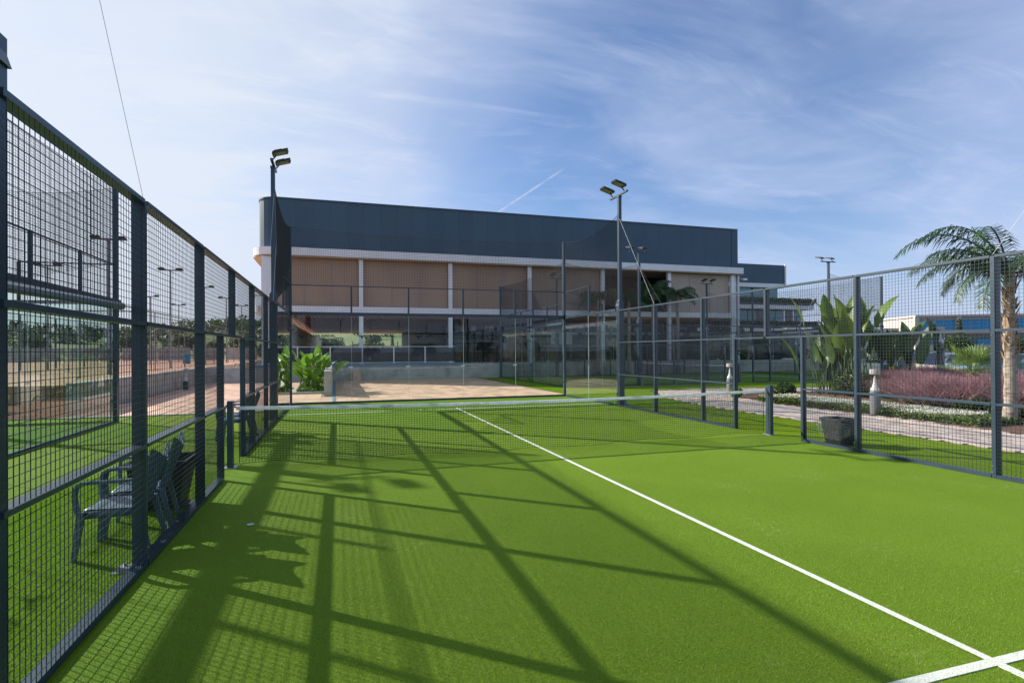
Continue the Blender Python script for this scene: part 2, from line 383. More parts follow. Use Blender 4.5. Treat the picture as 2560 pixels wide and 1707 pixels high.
pt.location = (pv[0][1]-7.4, pv[0][2]+3, -.016); rest = MB()
for k, (d, x, y) in enumerate(pv[1:]):
    if k < 299: copy_part(pt, (x-7.4, y+3, -.016+random.uniform(-.003, .002)))
    else:
        z = random.uniform(-.003, .002); rest.box(x, x+.238, y, y+.188, -.016+z, .004+z)
rest.build('paver_field', PAVER, path, kind='stuff')

# planting bed, clay plateau, car park
sheet('planting_bed', [(9.95, -30), (9.95, -2), (10.22, 1), (10.27, 5), (11.0, 7.75), (12.6, 8.65), (14.6, 8.85), (20, 7.55), (30, 6.3), (31, 16), (27, 12), (18.3, 3), (13, -2.5), (13, -30)], -.006, MULCH)
sheet('car_park', [(13, -30), (13, -2.4), (18.4, 3.0), (27.2, 12), (35, 20), (120, 80), (160, -30)], -.02, ASPH)
struct(MB().box(-60, -10.9, 9.2, 75, -.04, .84).build('clay_terrain', CLAY))

# turf blades close to the camera (outside strip on the left and near court)
def blades(name, n, x0, x1, y0, y1, h, w, m, parent=None, z=0, fade=None):
    x = rng.uniform(x0, x1, n); y = rng.uniform(y0, y1, n)
    if fade:
        d = np.hypot(x+3.545, y+9.047); k = rng.uniform(0, 1, n) < np.clip((fade[1]-d)/(fade[1]-fade[0]), 0, 1); x = x[k]; y = y[k]; n = len(x)
    a = rng.uniform(0, 6.283, n); hh = h*rng.uniform(.55, 1.15, n)
    lx = rng.normal(0, h*.45, n); ly = rng.normal(0, h*.45, n)
    V = np.empty((n, 3, 3)); V[:, 0] = np.stack([x-np.cos(a)*w, y-np.sin(a)*w, np.full(n, z)], 1)
    V[:, 1] = np.stack([x+np.cos(a)*w, y+np.sin(a)*w, np.full(n, z)], 1); V[:, 2] = np.stack([x+lx, y+ly, z+hh], 1)
    return np_mesh(name, V.reshape(-1, 3), np.arange(3*n).reshape(n, 3), m, parent, 'stuff')
BL1 = mat('lawn_blade', (.17, .31, .003), .6, c2=(.22, .38, .008), ns=60, trans=.35)
BL2 = mat('court_blade', (.18, .295, .020), .65, c2=(.23, .355, .03), ns=80, trans=.3)
tag(blades('turf_pile', 260000, -7.2, -5.12, -7.2, -.2, .016, .0018, BL1), 'long yellow-green artificial turf pile outside the left mesh fence', 'turf')
tag(blades('turf_pile', 900000, -4.98, 4.0, -9.0, -1.5, .010, .0014, BL2, z=.004, fade=(2.5, 7.5)), 'short artificial turf pile of the front court near the service line', 'turf')

# ------------------------------------------------------------------ padel court kit
# local frame: x across (-5..5), y along (-10..10)
def net_weave(mb, A, B, Cc, D, cell, r, sag=.0, nseg=8, edge=None, wob=0.):
    """A-B bottom edge, D-C top edge; straight wires on a bilinear patch whose top edge sags"""
    A, B, Cc, D = map(Vector, (A, B, Cc, D)); w = (B-A).length; h = max((D-A).length, (Cc-B).length)
    def P(u, v):
        p = (A*(1-u)+B*u)*(1-v)+(D*(1-u)+Cc*u)*v; k = 4*u*(1-u)
        return Vector((p.x, p.y, p.z-sag*k*v))
    nu, nv = int(w/cell), int(h/cell)
    def line(pts, rr):
        n = 3; vs = []; fs = []
        for i, p in enumerate(pts):
            d = (pts[min(i+1, len(pts)-1)]-pts[max(i-1, 0)]).normalized(); a = Vector((0, 0, 1)) if abs(d.z) < .9 else Vector((1, 0, 0))
            uu = d.cross(a).normalized(); ww = d.cross(uu)
            for j in range(n): t = 2.094*j; vs.append(tuple(p+(uu*math.cos(t)+ww*math.sin(t))*rr))
        for i in range(len(pts)-1):
            for j in range(n): a, b = i*n+j, i*n+(j+1) % n; fs.append((a, b, b+n, a+n))
        mb.add(vs, fs)
    rnd = lambda: Vector((random.gauss(0, wob), random.gauss(0, wob), random.gauss(0, wob)))
    for i in range(nu+1): line([P(i/nu, v/max(1, nseg//3))+rnd() for v in range(max(1, nseg//3)+1)], r)
    for j in range(nv+1): line([P(u/nseg, j/nv)+rnd() for u in range(nseg+1)], r if j < nv else r*2.2)
def wire_panel(T, name, parent, p0, p1, z0, z1, off=(0, 0), cell=.05, r=.0018):
    """welded mesh panel between plan points p0, p1"""
    m = MB(T); (xa, ya), (xb, yb) = p0, p1; Lh = math.hypot(xb-xa, yb-ya); dx, dy = (xb-xa)/Lh, (yb-ya)/Lh
    n = round(Lh/cell)
    for i in range(1, n): x, y = xa+dx*i*cell+off[0], ya+dy*i*cell+off[1]; m.box(x-r, x+r, y-r, y+r, z0, z1)
    k = round((z1-z0)/cell); ex, ey = off[0], off[1]
    for j in range(1, k):
        z = z0+j*cell
        if abs(dx) > .5: m.box(xa+ex, xb+ex, ya+ey-.005-r, ya+ey-.005+r, z-r, z+r)
        else: m.box(xa+ex+.005-r, xa+ex+.005+r, ya+ey, yb+ey, z-r, z+r)
    return m.build(name, WIRE, parent)
def flood_pole(T, x, y, side, label, group, guy=None, zb=3.28):
    """tall lamp pole standing on the fence corner post at (x,y); side = outward sign in local x"""
    wx, wy, _ = T((x, y, 0)); th = thing('floodlight_pole', (wx, wy, 0), label, 'floodlight pole', group)
    xo = x+side*.10
    b = MB(T); b.box(xo-.085, xo+.085, y-.10, y+.10, .0, zb).build('base_post', METAL, th)
    c = MB(T); c.add([(xo-.10, y-.11, zb-.14), (xo+.10, y-.11, zb-.14), (xo+.10, y+.11, zb-.14), (xo-.10, y+.11, zb-.14),
                      (xo-.055, y-.055, zb+.06), (xo+.055, y-.055, zb+.06), (xo+.055, y+.055, zb+.06), (xo-.055, y+.055, zb+.06)],
                     [(0, 3, 2, 1), (4, 5, 6, 7), (0, 1, 5, 4), (1, 2, 6, 5), (2, 3, 7, 6), (3, 0, 4, 7)]); c.build('collar', METAL, th)
    p = MB(T); p.box(xo-.05, xo+.05, y-.05, y+.05, zb, 6.55).build('pole', METAL, th)
    gp = MB(T); gp.add([(xo+side*.085, y-.01, 0), (xo+side*.085, y+.01, 0), (xo+side*.085, y+.01, .42), (xo+side*.085, y-.01, .42), (xo+side*.30, y-.01, 0), (xo+side*.30, y+.01, 0)],
                       [(0, 3, 4), (1, 5, 2), (0, 4, 5, 1), (3, 2, 5, 4), (0, 1, 2, 3)]); gp.build('gusset', ALU, th)
    bb = MB(T); bb.bar((xo-side*.02, y-.52, 6.62), (xo-side*.02, y+.52, 6.62), .06, .05); bb.box(xo-.06, xo+.06, y-.06, y+.06, 6.54, 6.60); bb.build('crossbar', METAL, th)
    for s in (-1, 1):
        yc = y+s*.36; f = MB(T); xi = xo-side*.22; zc = 6.86; ca, sa = math.cos(.30), math.sin(.30)
        def q(a, b_, c_): return (xi-side*(a*ca-c_*sa)*1.0, yc+b_, zc+a*sa*1.0*(-1)+c_*ca) if False else (xi-side*(a*ca+c_*sa), yc+b_, zc-a*sa*(-1)+c_*ca)
        vs = [q(a, b_, c_) for c_ in (-.035, .03) for a, b_ in ((-.19, -.15), (.19, -.15), (.19, .15), (-.19, .15))]
        f.add(vs, [(0, 3, 2, 1), (4, 5, 6, 7), (0, 1, 5, 4), (1, 2, 6, 5), (2, 3, 7, 6), (3, 0, 4, 7)])
        vs = [q(a, b_, c_) for c_ in (.03, .065) for a, b_ in ((-.17, -.10), (.02, -.10), (.02, .10), (-.17, .10))]
        f.add(vs, [(0, 3, 2, 1), (4, 5, 6, 7), (0, 1, 5, 4), (1, 2, 6, 5), (2, 3, 7, 6), (3, 0, 4, 7)])
        f.tube([(xo, yc, 6.62), (xo-side*.1, yc, 6.74), q(-.1, 0, -.02)], .018, 5)
        fo = f.build('floodlight', BLACK, th)
        l = MB(T); vs = [q(a, b_, c_) for c_ in (-.042, -.036) for a, b_ in ((-.15, -.12), (.16, -.12), (.16, .12), (-.15, .12))]
        l.add(vs, [(0, 3, 2, 1), (4, 5, 6, 7), (0, 1, 5, 4), (1, 2, 6, 5), (2, 3, 7, 6), (3, 0, 4, 7)])
        l.build('lens', LENS, fo)
    if guy is not None:
        two = x < 0 and y > 0 and isinstance(T, TA)
        w = MB(T); w.tube([(xo-side*.03, y, 5.95), (x+side*.02, y+guy*2.0, 3.03)], .0035 if y > 0 else .002, 4);
        if two: w.tube([(xo-side*.05, y-.02, 5.97), (xo-side*.07, y-guy*.02, 4.6), (x+side*.01, y+guy*.9, 3.03)], .004, 4)
        w.build('guy_rope', ROPE, th)
    return th
def letters(parent, T, text, size, p, face, m=INK, ext=.0005, bold=False):
    """flat print standing in a wall plane; face = world direction x-axis of text in local frame"""
    cu = bpy.data.curves.new('brand_print', 'FONT'); cu.body = text; cu.size = size; cu.extrude = ext; cu.align_x = 'LEFT'; cu.resolution_u = 1
    if bold: cu.offset = .004
    o = bpy.data.objects.new('tmp', cu); col.objects.link(o)
    dg = bpy.context.evaluated_depsgraph_get(); me = bpy.data.meshes.new_from_object(o.evaluated_get(dg)); bpy.data.objects.remove(o)
    mb = MB(T); mb.add([(p[0]+face*v.co.x*1.12, p[1]-face*v.co.z, p[2]+v.co.y) for v in me.vertices], [tuple(q.vertices) for q in me.polygons])
    bpy.data.meshes.remove(me); return mb
def back_wall(T, s, label, group, posts=True, text=True, mullion=True):
    """glass end wall at local y = 10*s"""
    y = 10*s; o = s; wx, wy, _ = T((0, y, 0)); th = thing('glass_end_wall', (wx, wy, 0), label, 'glass wall', group)
    for i in range(5):
        x0, x1 = -5+i*2+.006, -3+i*2-.006
        g_ = MB(T); g_.box(x0, x1, y, y+o*.012, .07, 2.97); go = g_.build('glass_panel', GLASS, th)
        if text:
            f = s; xm = x0+1.03-f*.42
            lb = letters(go, T, 'RAFA NADAL', .125, (xm, y-o*.003, 2.26), f, bold=True); l2 = letters(go, T, 'ACADEMY', .085, (xm+f*.30, y-o*.003, 2.14), f)
            lb.v += l2.v; k = len(lb.v)-len(l2.v); lb.f += [tuple(i_+k for i_ in q) for q in l2.f]
            hx = xm-f*.26   # horned emblem
            hn = [(-.13, .09), (-.085, .04), (-.045, .045), (0, .02), (.045, .045), (.085, .04), (.13, .09), (.11, .015), (.05, .0), (.025, -.03), (0, -.10), (-.025, -.03), (-.05, .0), (-.11, .015)]
            lb.add([(hx+f*a, y-o*.004, 2.27+b) for a, b in hn]+[(hx+f*a, y-o*.003, 2.27+b) for a, b in hn], [tuple(range(14)), tuple(range(27, 13, -1))])
            lb.build('brand_print', INK, go)
            if i < 4: MB(T).box(x1-.09, x1+.05, y-o*.004, y-o*.002, 1.20, 1.25).build('sticker', STKR, go)
    e = MB(T)
    for i in range(1, 5): e.box(-5+i*2-.004, -5+i*2+.004, y+o*.001, y+o*.011, .07, 2.97)
    e.build('glass_seam', GEDGE, th)
    MB(T).box(-5.05, 5.05, y-o*.02, y+o*.06, .0, .065).build('bottom_beam', METAL, th)
    MB(T).box(-5.05, 5.05, y-o*.01, y+o*.16, 2.98, 3.10).build('top_beam', METAL, th)
    for i in range(1, 5):
        MB(T).box(-5+i*2-.03, -5+i*2+.03, y+o*.02, y+o*.08, 3.10, 4.0).build('post', METAL, th)
    for i in range(5): wire_panel(T, 'wire_mesh', th, (-5+i*2, y), (-3+i*2, y), 3.10, 3.98, (0, -o*.002))
    MB(T).box(-5, 5, y, y+o*.03, 3.98, 4.01).build('top_rail', METAL, th)
    for sx in (-1, 1):
        MB(T).box(sx*5-.035 if sx > 0 else -5.05, sx*5+.05 if sx > 0 else -4.965, y-o*.01, y+o*.09, 0, 5.95).build('corner_post', METAL, th)
    # returns: side glass y 10..6 and upper mesh 10..8
    for sx in (-1, 1):
        x = sx*5
        for a, b in ((10, 8), (8, 6)):
            MB(T).box(x, x+sx*.012, s*b+.006*s if b > 0 else b, s*a-s*.03, .07, 2.97).build('glass_panel', GLASS, th)
        MB(T).box(x+sx*.001, x+sx*.011, s*8-.005, s*8+.005, .07, 2.97).build('glass_seam', GEDGE, th)
        MB(T).box(x-sx*.02, x+sx*.05, s*6+s*.1, s*9.97, 0, .06).build('bottom_beam', METAL, th)
        MB(T).box(x-sx*.01, x+sx*.09, s*6+s*.1, s*9.96, 2.98, 3.06).build('top_beam', METAL, th)
        MB(T).box(x+sx*.01, x+sx*.07, s*8-.03, s*8+.03, 3.06, 4.0).build('post', METAL, th)
        MB(T).box(x, x+sx*.03, s*8, s*9.96, 3.98, 4.01).build('top_rail', METAL, th)
        wire_panel(T, 'wire_mesh', th, (x, s*8), (x, s*9.96), 3.06, 3.98)
        cl = MB(T)
        for z in (.55, 1.55, 2.5): cl.box(x-sx*.10, x-sx*.0, y-o*.03, y-o*.0, z-.02, z+.02); cl.box(x-sx*.03, x-sx*.005, y-o*.10, y-o*.005, z-.02, z+.02)
        cl.build('glass_clamp', METAL, th)
    return th
def ball_net(T, s, label, group, zb=4.02, cell=.058):
    y = 10*s; wx, wy, _ = T((0, y, zb)); th = thing('ball_netting', (wx, wy, zb), label, 'netting', group)
    m = MB(T); net_weave(m, (-4.97, y, zb), (4.97, y, zb), (4.97, y, 5.93), (-4.97, y, 5.93), cell, .0036, .16, 14); m.build('back_net', BIRD, th)
    for sx in (-1, 1):
        m = MB(T); x = sx*5.0
        net_weave(m, (x, y, 4.02), (x+sx*.05, s*6, 3.1), (x+sx*.05, s*6, 6.0), (x, y, 5.93), cell, .0036, .28, 10); m.build('side_net', BIRD, th)
    return th
def side_fence(T, sx, label, group, gap=.9, chairs=False, gate=True):
    x = sx*5; wx, wy, _ = T((x, 0, 0)); th = thing('mesh_side_fence', (wx, wy, 0), label, 'fence', group)
    xi, xo = x, x+sx*.032
    def post(y, z0, z1, deep=.065):
        MB(T).box(min(xo, xo+sx*deep), max(xo, xo+sx*deep), y-.035, y+.035, z0, z1).build('post', METAL, th)
        MB(T).box(min(xi, xo), max(xi, xo), y-.024, y+.024, z0, z1+.004).build('frame_upright', METAL, th)
    for y in (-4, -2, 2, 4): post(y, 0, 3)
    post(0, 2.02, 3)
    for y in (-gap, gap): post(y, 0, 1.98, .05)
    def rail(z, a, b, h=.034, deep=.085):
        MB(T).box(x-sx*.004, x+sx*deep, a, b, z-h/2, z+h/2).build('rail', METAL, th)
    for a, b in ((-6, -4), (-4, -2), (-2, -gap), (gap, 2), (2, 4), (4, 6)):
        rail(.03, a+.03, b-.03, .05); rail(1.0, a+.03, b-.03, .032)
        wire_panel(T, 'wire_mesh', th, (x, a), (x, b), .05, .98, (-sx*.006, 0)); wire_panel(T, 'wire_mesh', th, (x, a), (x, b), 1.02, 1.98, (-sx*.006, 0))
    for a, b in ((-6, -4), (-4, -2), (-2, 0), (0, 2), (2, 4), (4, 6)):
        rail(2.0, a+.03, b-.03, .036); rail(3.0, a+.03, b-.03, .036); wire_panel(T, 'wire_mesh', th, (x, a), (x, b), 2.02, 2.98, (-sx*.006, 0))
    if chairs or True:
        for y in (-4, -2, 2, 4): MB(T).box(xo, xo+sx*.2, y-.10, y+.10, .0, .012).build('foot_plate', ALU, th)
        bo = MB(T)
        for y in (-4, -2, 2, 4):
            for z in (.08, .16, .93, 1.93, 2.9): bo.lathe([(.009, 0), (.009, .012)], x-sx*.0, y+.012, 6, z)
            for dx, dy in ((.05, .07), (.15, .07), (.15, -.07)): bo.lathe([(.012, 0), (.012, .02)], xo+sx*dx, y+dy, 6, .012)
        bo.build('bolt', ALU, th)
    return th
def court_net(T, label, group, cell=.045):
    wx, wy, _ = T((0, 0, 0)); th = thing('court_net', (wx, wy, 0), label, 'padel net', group)
    for s in (-1, 1):
        MB(T).box(s*5.07-.04, s*5.07+.04, -.10, .02, 0, 1.02).build('net_post', METAL, th)
        MB(T).box(s*5.07-.09, s*5.07+.09, -.14, .06, 0, .012).build('base_plate', ALU, th)
    n = 40; top = lambda u: .93-.06*4*u*(1-u)
    m = MB(T); zs = 22; xs = int(9.9/cell)
    P = lambda i, j: Vector((-4.95+9.9*i/xs, .012*math.sin(i*.21+j*.3)+random.gauss(0, .003), (.03+.018*math.sin(i*.13)+.02*math.sin(i*.037+1))*(1-j/zs)+(top(i/xs)-.04)*(j/zs)+random.gauss(0, .0022)))
    G = [[P(i, j) for j in range(zs+1)] for i in range(xs+1)]
    r = .0026; V = []; Fq = []
    def seg(a, b):
        d = (b-a).normalized(); u = d.cross(Vector((0, 1, 0))).normalized()*r; w = Vector((0, r, 0)); k = len(V)
        for p in (a, b): V.extend([tuple(p+u), tuple(p+w), tuple(p-u), tuple(p-w)])
        for j in range(4): Fq.append((k+j, k+(j+1) % 4, k+4+(j+1) % 4, k+4+j))
    for i in range(xs+1):
        for j in range(zs+1):
            if i < xs: seg(G[i][j], G[i+1][j])
            if j < zs: seg(G[i][j], G[i][j+1])
    m.add(V, Fq); m.build('net_mesh', NETC, th)
    t = MB(T); vs = []; fs = []
    for i in range(n+1):
        u = i/n; x = -5.0+10.0*u; z = top(u); w = .004*math.sin(i*1.7)
        vs += [(x, -.008+w*.5, z-.055+w), (x, .008, z-.055+w), (x, .009, z), (x, -.009, z+w*.3)]
    for i in range(n):
        for j in range(4): a, b = i*4+j, i*4+(j+1) % 4; fs.append((a, b, b+4, a+4))
    t.add(vs, fs); t.build('tape', TAPE, th)
    c = MB(T)
    for s in (-1, 1): c.tube([(s*4.99, 0, .92), (s*5.05, -.02, .97)], .006, 5); c.tube([(s*4.955, 0, .9), (s*4.96, .01, .5), (s*4.95, 0, .06), (s*5.04, -.02, .05)], .006, 4)
    c.tube([(-4.95, 0, .04)]+[(-4.95+9.9*i/60, 0, .03+.018*math.sin(i/60*xs*.13)+.02*math.sin(i/60*xs*.037+1)) for i in range(1, 61)], .0035, 4)
    c.build('net_cord', NETC, th)
    return th

# ---- the court the camera stands on, fence line very slightly out of square on the left
class TA(T2):
    def __call__(s, p):
        x, y, z = p
        if x < 0: x += (-.035+.0085*(y+6))*min(1, -x/5)
        return (x, y, z)
A = TA()
ARM = 'floodlight poles at the padel court corners'
side_fence(A, -1, 'dark mesh side fence on the left of the front court, chairs behind it', 'mesh side fences of padel courts')
side_fence(A, 1, 'mesh side fence on the right of the front court, bin and flower path behind it', 'mesh side fences of padel courts')
back_wall(A, 1, 'far glass wall of the front court, in front of the pink terrace', 'glass end walls of padel courts')
back_wall(A, -1, 'glass wall of the front court behind the camera', 'glass end walls of padel courts')
ball_net(A, 1, 'black ball netting above the far glass wall of the front court', 'ball netting above glass walls')
ball_net(A, -1, 'black ball netting above the glass wall behind the camera', 'ball netting above glass walls', cell=.08)
court_net(A, 'black padel net with white band across the front court', 'padel nets')
flood_pole(A, -5, 6, -1, 'tall lamp pole at the far left corner, against the dark building', ARM, -1)
flood_pole(A, 5, 6, 1, 'tall lamp pole at the far right corner of the front court', ARM, -1)
flood_pole(A, -5, -6, -1, 'thick dark pole at the left edge of the photo', ARM, 1)
flood_pole(A, 5, -6, 1, 'lamp pole on the right, just outside the photo', ARM, 1)
pp = MB(A); pp.tube([(-5.17, -5.9, 2.11), (-5.17, -4.02, 2.14)], .030, 8)
o = pp.build('scraper_pole', ALU); tag(o, 'grey tube hung outside the left fence just above the middle rail', 'pole')

# ---- neighbouring courts
def court(T, who, n_end, f_end, sideL, sideR, grp=True, text=True, surf=TURF_C):
    struct(MB(T).add([(-5, -10, .005), (5, -10, .005), (5, 10, .005), (-5, 10, .005)], [(0, 1, 2, 3)]).build('padel_court', surf))
    l = MB(T)
    for y in (-6.95, 6.95): l.box(-4.97, 4.97, y-.03, y+.03, .005, .010)
    l.box(-.03, .03, -6.92, 6.92, .005, .0099); struct(l.build('court_lines', LINE))
    back_wall(T, 1, 'glass wall '+f_end, 'glass end walls of padel courts', text=text)
    back_wall(T, -1, 'glass wall '+n_end, 'glass end walls of padel courts', text=text)
    ball_net(T, 1, 'ball netting '+f_end, 'ball netting above glass walls', cell=.06)
    ball_net(T, -1, 'ball netting '+n_end, 'ball netting above glass walls', cell=.06)
    side_fence(T, -1, 'mesh fence '+sideL, 'mesh side fences of padel courts'); side_fence(T, 1, 'mesh fence '+sideR, 'mesh side fences of padel courts')
    court_net(T, 'white taped net across the '+who, 'padel nets', cell=.06)
TB = T2(-18.87, 1.7, -math.pi/2)       # west court: local +y -> world +x
court(TB, 'left neighbour court, hidden by the left fence', 'at the far left end of the left neighbour court', 'of the left neighbour court, nearest our left fence',
      'on the lamp side of the left neighbour court', 'on the camera side of the left neighbour court')
TC = T2(17.0, 19.5, -math.pi/2)
court(TC, 'court behind on the right, past the paver path', 'of the right rear court, beside the pink terrace', 'at the right end of the rear court, by the banana plant',
      'of the right rear court in front of the concrete wall', 'of the right rear court facing the paver path')
for T, nm in ((TB, 'left neighbour court'), (TC, 'right rear court')):
    for x, y, w in ((-5, 6, 'far right corner'), (5, 6, 'near right corner'), (-5, -6, 'far left corner'), (5, -6, 'near left corner')):
        flood_pole(T, x, y, 1 if x > 0 else -1, 'lamp pole at the %s of the %s' % (w, nm), ARM, -1 if y > 0 else 1)

# ------------------------------------------------------------------ chairs and bins
def chair(x, y, face, label, group='plastic armchairs beside the courts'):
    """face: angle of the direction the sitter looks"""
    th = thing('armchair', (x, y, 0), label, 'chair', group); T = T2(x, y, face-math.pi/2)   # local +y = forward
    # seat shell
    vs = []; fs = []; n = 6
    for j in range(n+1):
        v = j/n; yy = .24-.46*v; w = .225-.02*v
        for i in range(n+1):
            u = i/n*2-1; vs.append((u*w, yy, .425-.03*(1-u*u)*math.sin(v*math.pi)-(.03 if j == 0 else 0)-.012*v))
    vs += [(a, b, c-.016) for a, b, c in vs]; k = (n+1)**2
    for j in range(n):
        for i in range(n): q = j*(n+1)+i; fs += [(q, q+n+1, q+n+2, q+1), (k+q, k+q+1, k+q+n+2, k+q+n+1)]
    m = MB(T); m.add(vs, fs); m.box(-.225, .225, .205, .24, .345, .40); m.box(-.225, -.205, -.2, .22, .345, .41); m.box(.205, .225, -.2, .22, .345, .41)
    m.build('seat', PLAST, th, True)
    # ribbed backrest with a scalloped top
    m = MB(T); ns = 12
    for i in range(ns):
        u0, u1 = i/ns*2-1, (i+1)/ns*2-1
        for (a, b, dz, off_) in ((u0, u1, 0, 0),):
            def pt(u, v, d):
                w = .205+.045*v; top = .46-.055*math.cos(u*math.pi*.95)-.02*abs(u)*0
                z = .40+v*top; yy = -.215-.145*v+.05*u*u-d+(.006 if i % 2 else 0)
                return (u*w, yy, z)
            vv = [0, .25, .5, .75, 1]; q = []
            for v in vv: q += [pt(a, v, 0), pt(b, v, 0), pt(b, v, .014), pt(a, v, .014)]
            ff = []
            for j in range(4):
                for t in range(4): ff.append((j*4+t, j*4+(t+1) % 4, j*4+4+(t+1) % 4, j*4+4+t))
            ff += [(3, 2, 1, 0), (16, 17, 18, 19)]; m.add(q, ff)
    m.build('backrest', PLAST, th)
    for s in (-1, 1):
        m = MB(T); ar = [(s*.255, .235, .40), (s*.272, .25, .55), (s*.275, .235, .635), (s*.278, .19, .662), (s*.28, .02, .665), (s*.275, -.16, .665), (s*.245, -.27, .70)]
        for a, b in zip(ar[:-1], ar[1:]): m.bar(a, b, .052, .026, up=(0, .3, 1))
        m.build('armrest', PLAST, th)
        for fy in (1, -1):
            if fy > 0: a, b = (s*.235, .215, .41), (s*.262, .262, 0)
            else: a, b = (s*.215, -.20, .42), (s*.25, -.295, 0)
            m = MB(T); av, bv = Vector(a), Vector(b)
            vs = []
            for p, w in ((av, .036), (bv, .022)):
                for i, j in ((-1, -1), (1, -1), (1, 1), (-1, 1)): vs.append((p.x+i*w, p.y+j*w*.7, p.z))
            m.add(vs, [(0, 1, 2, 3), (7, 6, 5, 4), (0, 4, 5, 1), (1, 5, 6, 2), (2, 6, 7, 3), (3, 7, 4, 0)]); m.build('leg', PLAST, th)
    return th
W_ = math.pi
chair(-5.39, -3.43, W_, 'grey-blue plastic armchair nearest the camera behind the left fence')
chair(-5.41, -2.80, W_+.12, 'grey-blue plastic armchair between the nearest one and the black bin')
chair(-5.50, 3.0, W_-.1, 'grey-blue armchair beyond the net post behind the left fence')
chair(-5.46, 3.75, W_+.1, 'far grey-blue armchair behind the left fence, next to the tall pole')
chair(8.6, 24.95, -W_/2, 'dark armchair on the left before the concrete wall behind the rear court', 'armchairs by the concrete wall')
chair(9.5, 24.95, -W_/2, 'dark armchair on the right before the concrete wall behind the rear court', 'armchairs by the concrete wall')
def bin_(x, y, label, bag=False, w=.30, h=.55, a=0):
    th = thing('waste_bin', (x, y, 0), label, 'bin', 'black bins beside the court'); T = T2(x, y, a)
    w2 = w*.70; m = MB(T); q = []
    for ww, z in ((w2, .0), (w, h), (w+.03, h), (w+.03, h+.04), (w-.02, h+.04), (w-.02, h-.02), (w2-.02, .03)):
        q.append([(i*ww/1.0*.5*1.15, j*ww*.5*1.15, z) for i, j in ((-1, -1), (1, -1), (1, 1), (-1, 1))])
    vs = [p for r_ in q for p in r_]; fs = [(3, 2, 1, 0)]
    for k in range(len(q)-1):
        for t in range(4): fs.append((k*4+t, k*4+(t+1) % 4, k*4+4+(t+1) % 4, k*4+4+t))
    fs.append(tuple(range(len(vs)-4, len(vs)))); m.add(vs, fs); m.build('body', BLACK, th)
    if bag:
        m = MB(T); vs = []; fs = []; n = 28; rows = 9; s = w*.5*1.15
        for j in range(rows+1):
            v = j/rows
            for i in range(n):
                t = 2*math.pi*i/n; c_, s_2 = math.cos(t), math.sin(t); k = 1/max(abs(c_), abs(s_2)); k = k*.6+.4*1.15
                z = h+.06-v*(.34+.07*math.sin(t*2+1)); rr = s+.03+.045*math.sin(v*2.6)+random.gauss(0, .009)
                if j == 0: rr = s-.01
                vs.append((c_*k*rr, s_2*k*rr, z+random.gauss(0, .006)))
        for j in range(rows):
            for i in range(n): a_, b_ = j*n+i, j*n+(i+1) % n; fs.append((a_, b_, b_+n, a_+n))
        m.add(vs, fs); m.build('bin_liner', BAG, th)
    return th
bin_(5.39, -1.36, 'black tapered bin in a clear plastic bag behind the right fence', True, .37, .45)
bin_(-5.42, -2.05, 'black square bin behind the chairs at the left fence', False, .50, .52)
mark = MB(); 
for k in range(4):
    a = k*math.pi/4+.2; mark.bar((-4.36-.035*math.cos(a), -3.10-.035*math.sin(a), .014), (-4.36+.035*math.cos(a), -3.10+.035*math.sin(a), .014), .008, .004)
tag(mark.build('tape_scrap', STKR), 'tiny white star-shaped scrap lying on the turf by the left fence', 'scrap')

# ------------------------------------------------------------------ walls, planter and terrace edge
def conc_wall(x0, x1, y0, y1, z1, label, along='x', seg=2.4):
    th = thing('concrete_wall', (x0, y0, 0), label, 'wall'); n = max(1, round(((x1-x0) if along == 'x' else (y1-y0))/seg))
    for i in range(n):
        a, b = i/n, (i+1)/n
        m = MB()
        if along == 'x': m.box(x0+(x1-x0)*a+.004, x0+(x1-x0)*b-.004, y0, y1, 0, z1)
        else: m.box(x0, x1, y0+(y1-y0)*a+.004, y0+(y1-y0)*b-.004, 0, z1)
        m.build('wall_panel', CONC, th)
    return th
conc_wall(-10.6, 6.9, 24.9, 25.15, .86, 'long grey concrete wall along the back of the pink terrace')
conc_wall(6.95, 40, 25.80, 26.02, .92, 'stained concrete wall behind the right rear court')
conc_wall(-10.90, -10.66, 9.2, 45, .90, 'low concrete wall along the left walkway below the clay courts', 'y', 3)
w = MB(); w.extr([(-3.9, 0), (-3.58, 0), (-3.58, .97), (-3.62, 1.0), (-3.86, 1.0), (-3.9, .97)], 'y', 13.2, 24.88)
o = w.build('concrete_wall', CONC); tag(o, 'thick concrete wall with smooth top running beside the leafy planter', 'wall')
pl = thing('planter', (-4.5, 14.7, 0), 'long kerbed planter filled with low green ground cover', 'planter')
MB().box(-5.18, -3.92, 14.62, 14.76, 0, .09).build('kerb', KERB, pl); MB().box(-5.18, -5.04, 14.76, 24.88, 0, .09).build('kerb', KERB, pl)
MB().box(-5.04, -3.92, 14.76, 24.88, 0, .06).build('soil', MULCH, pl)
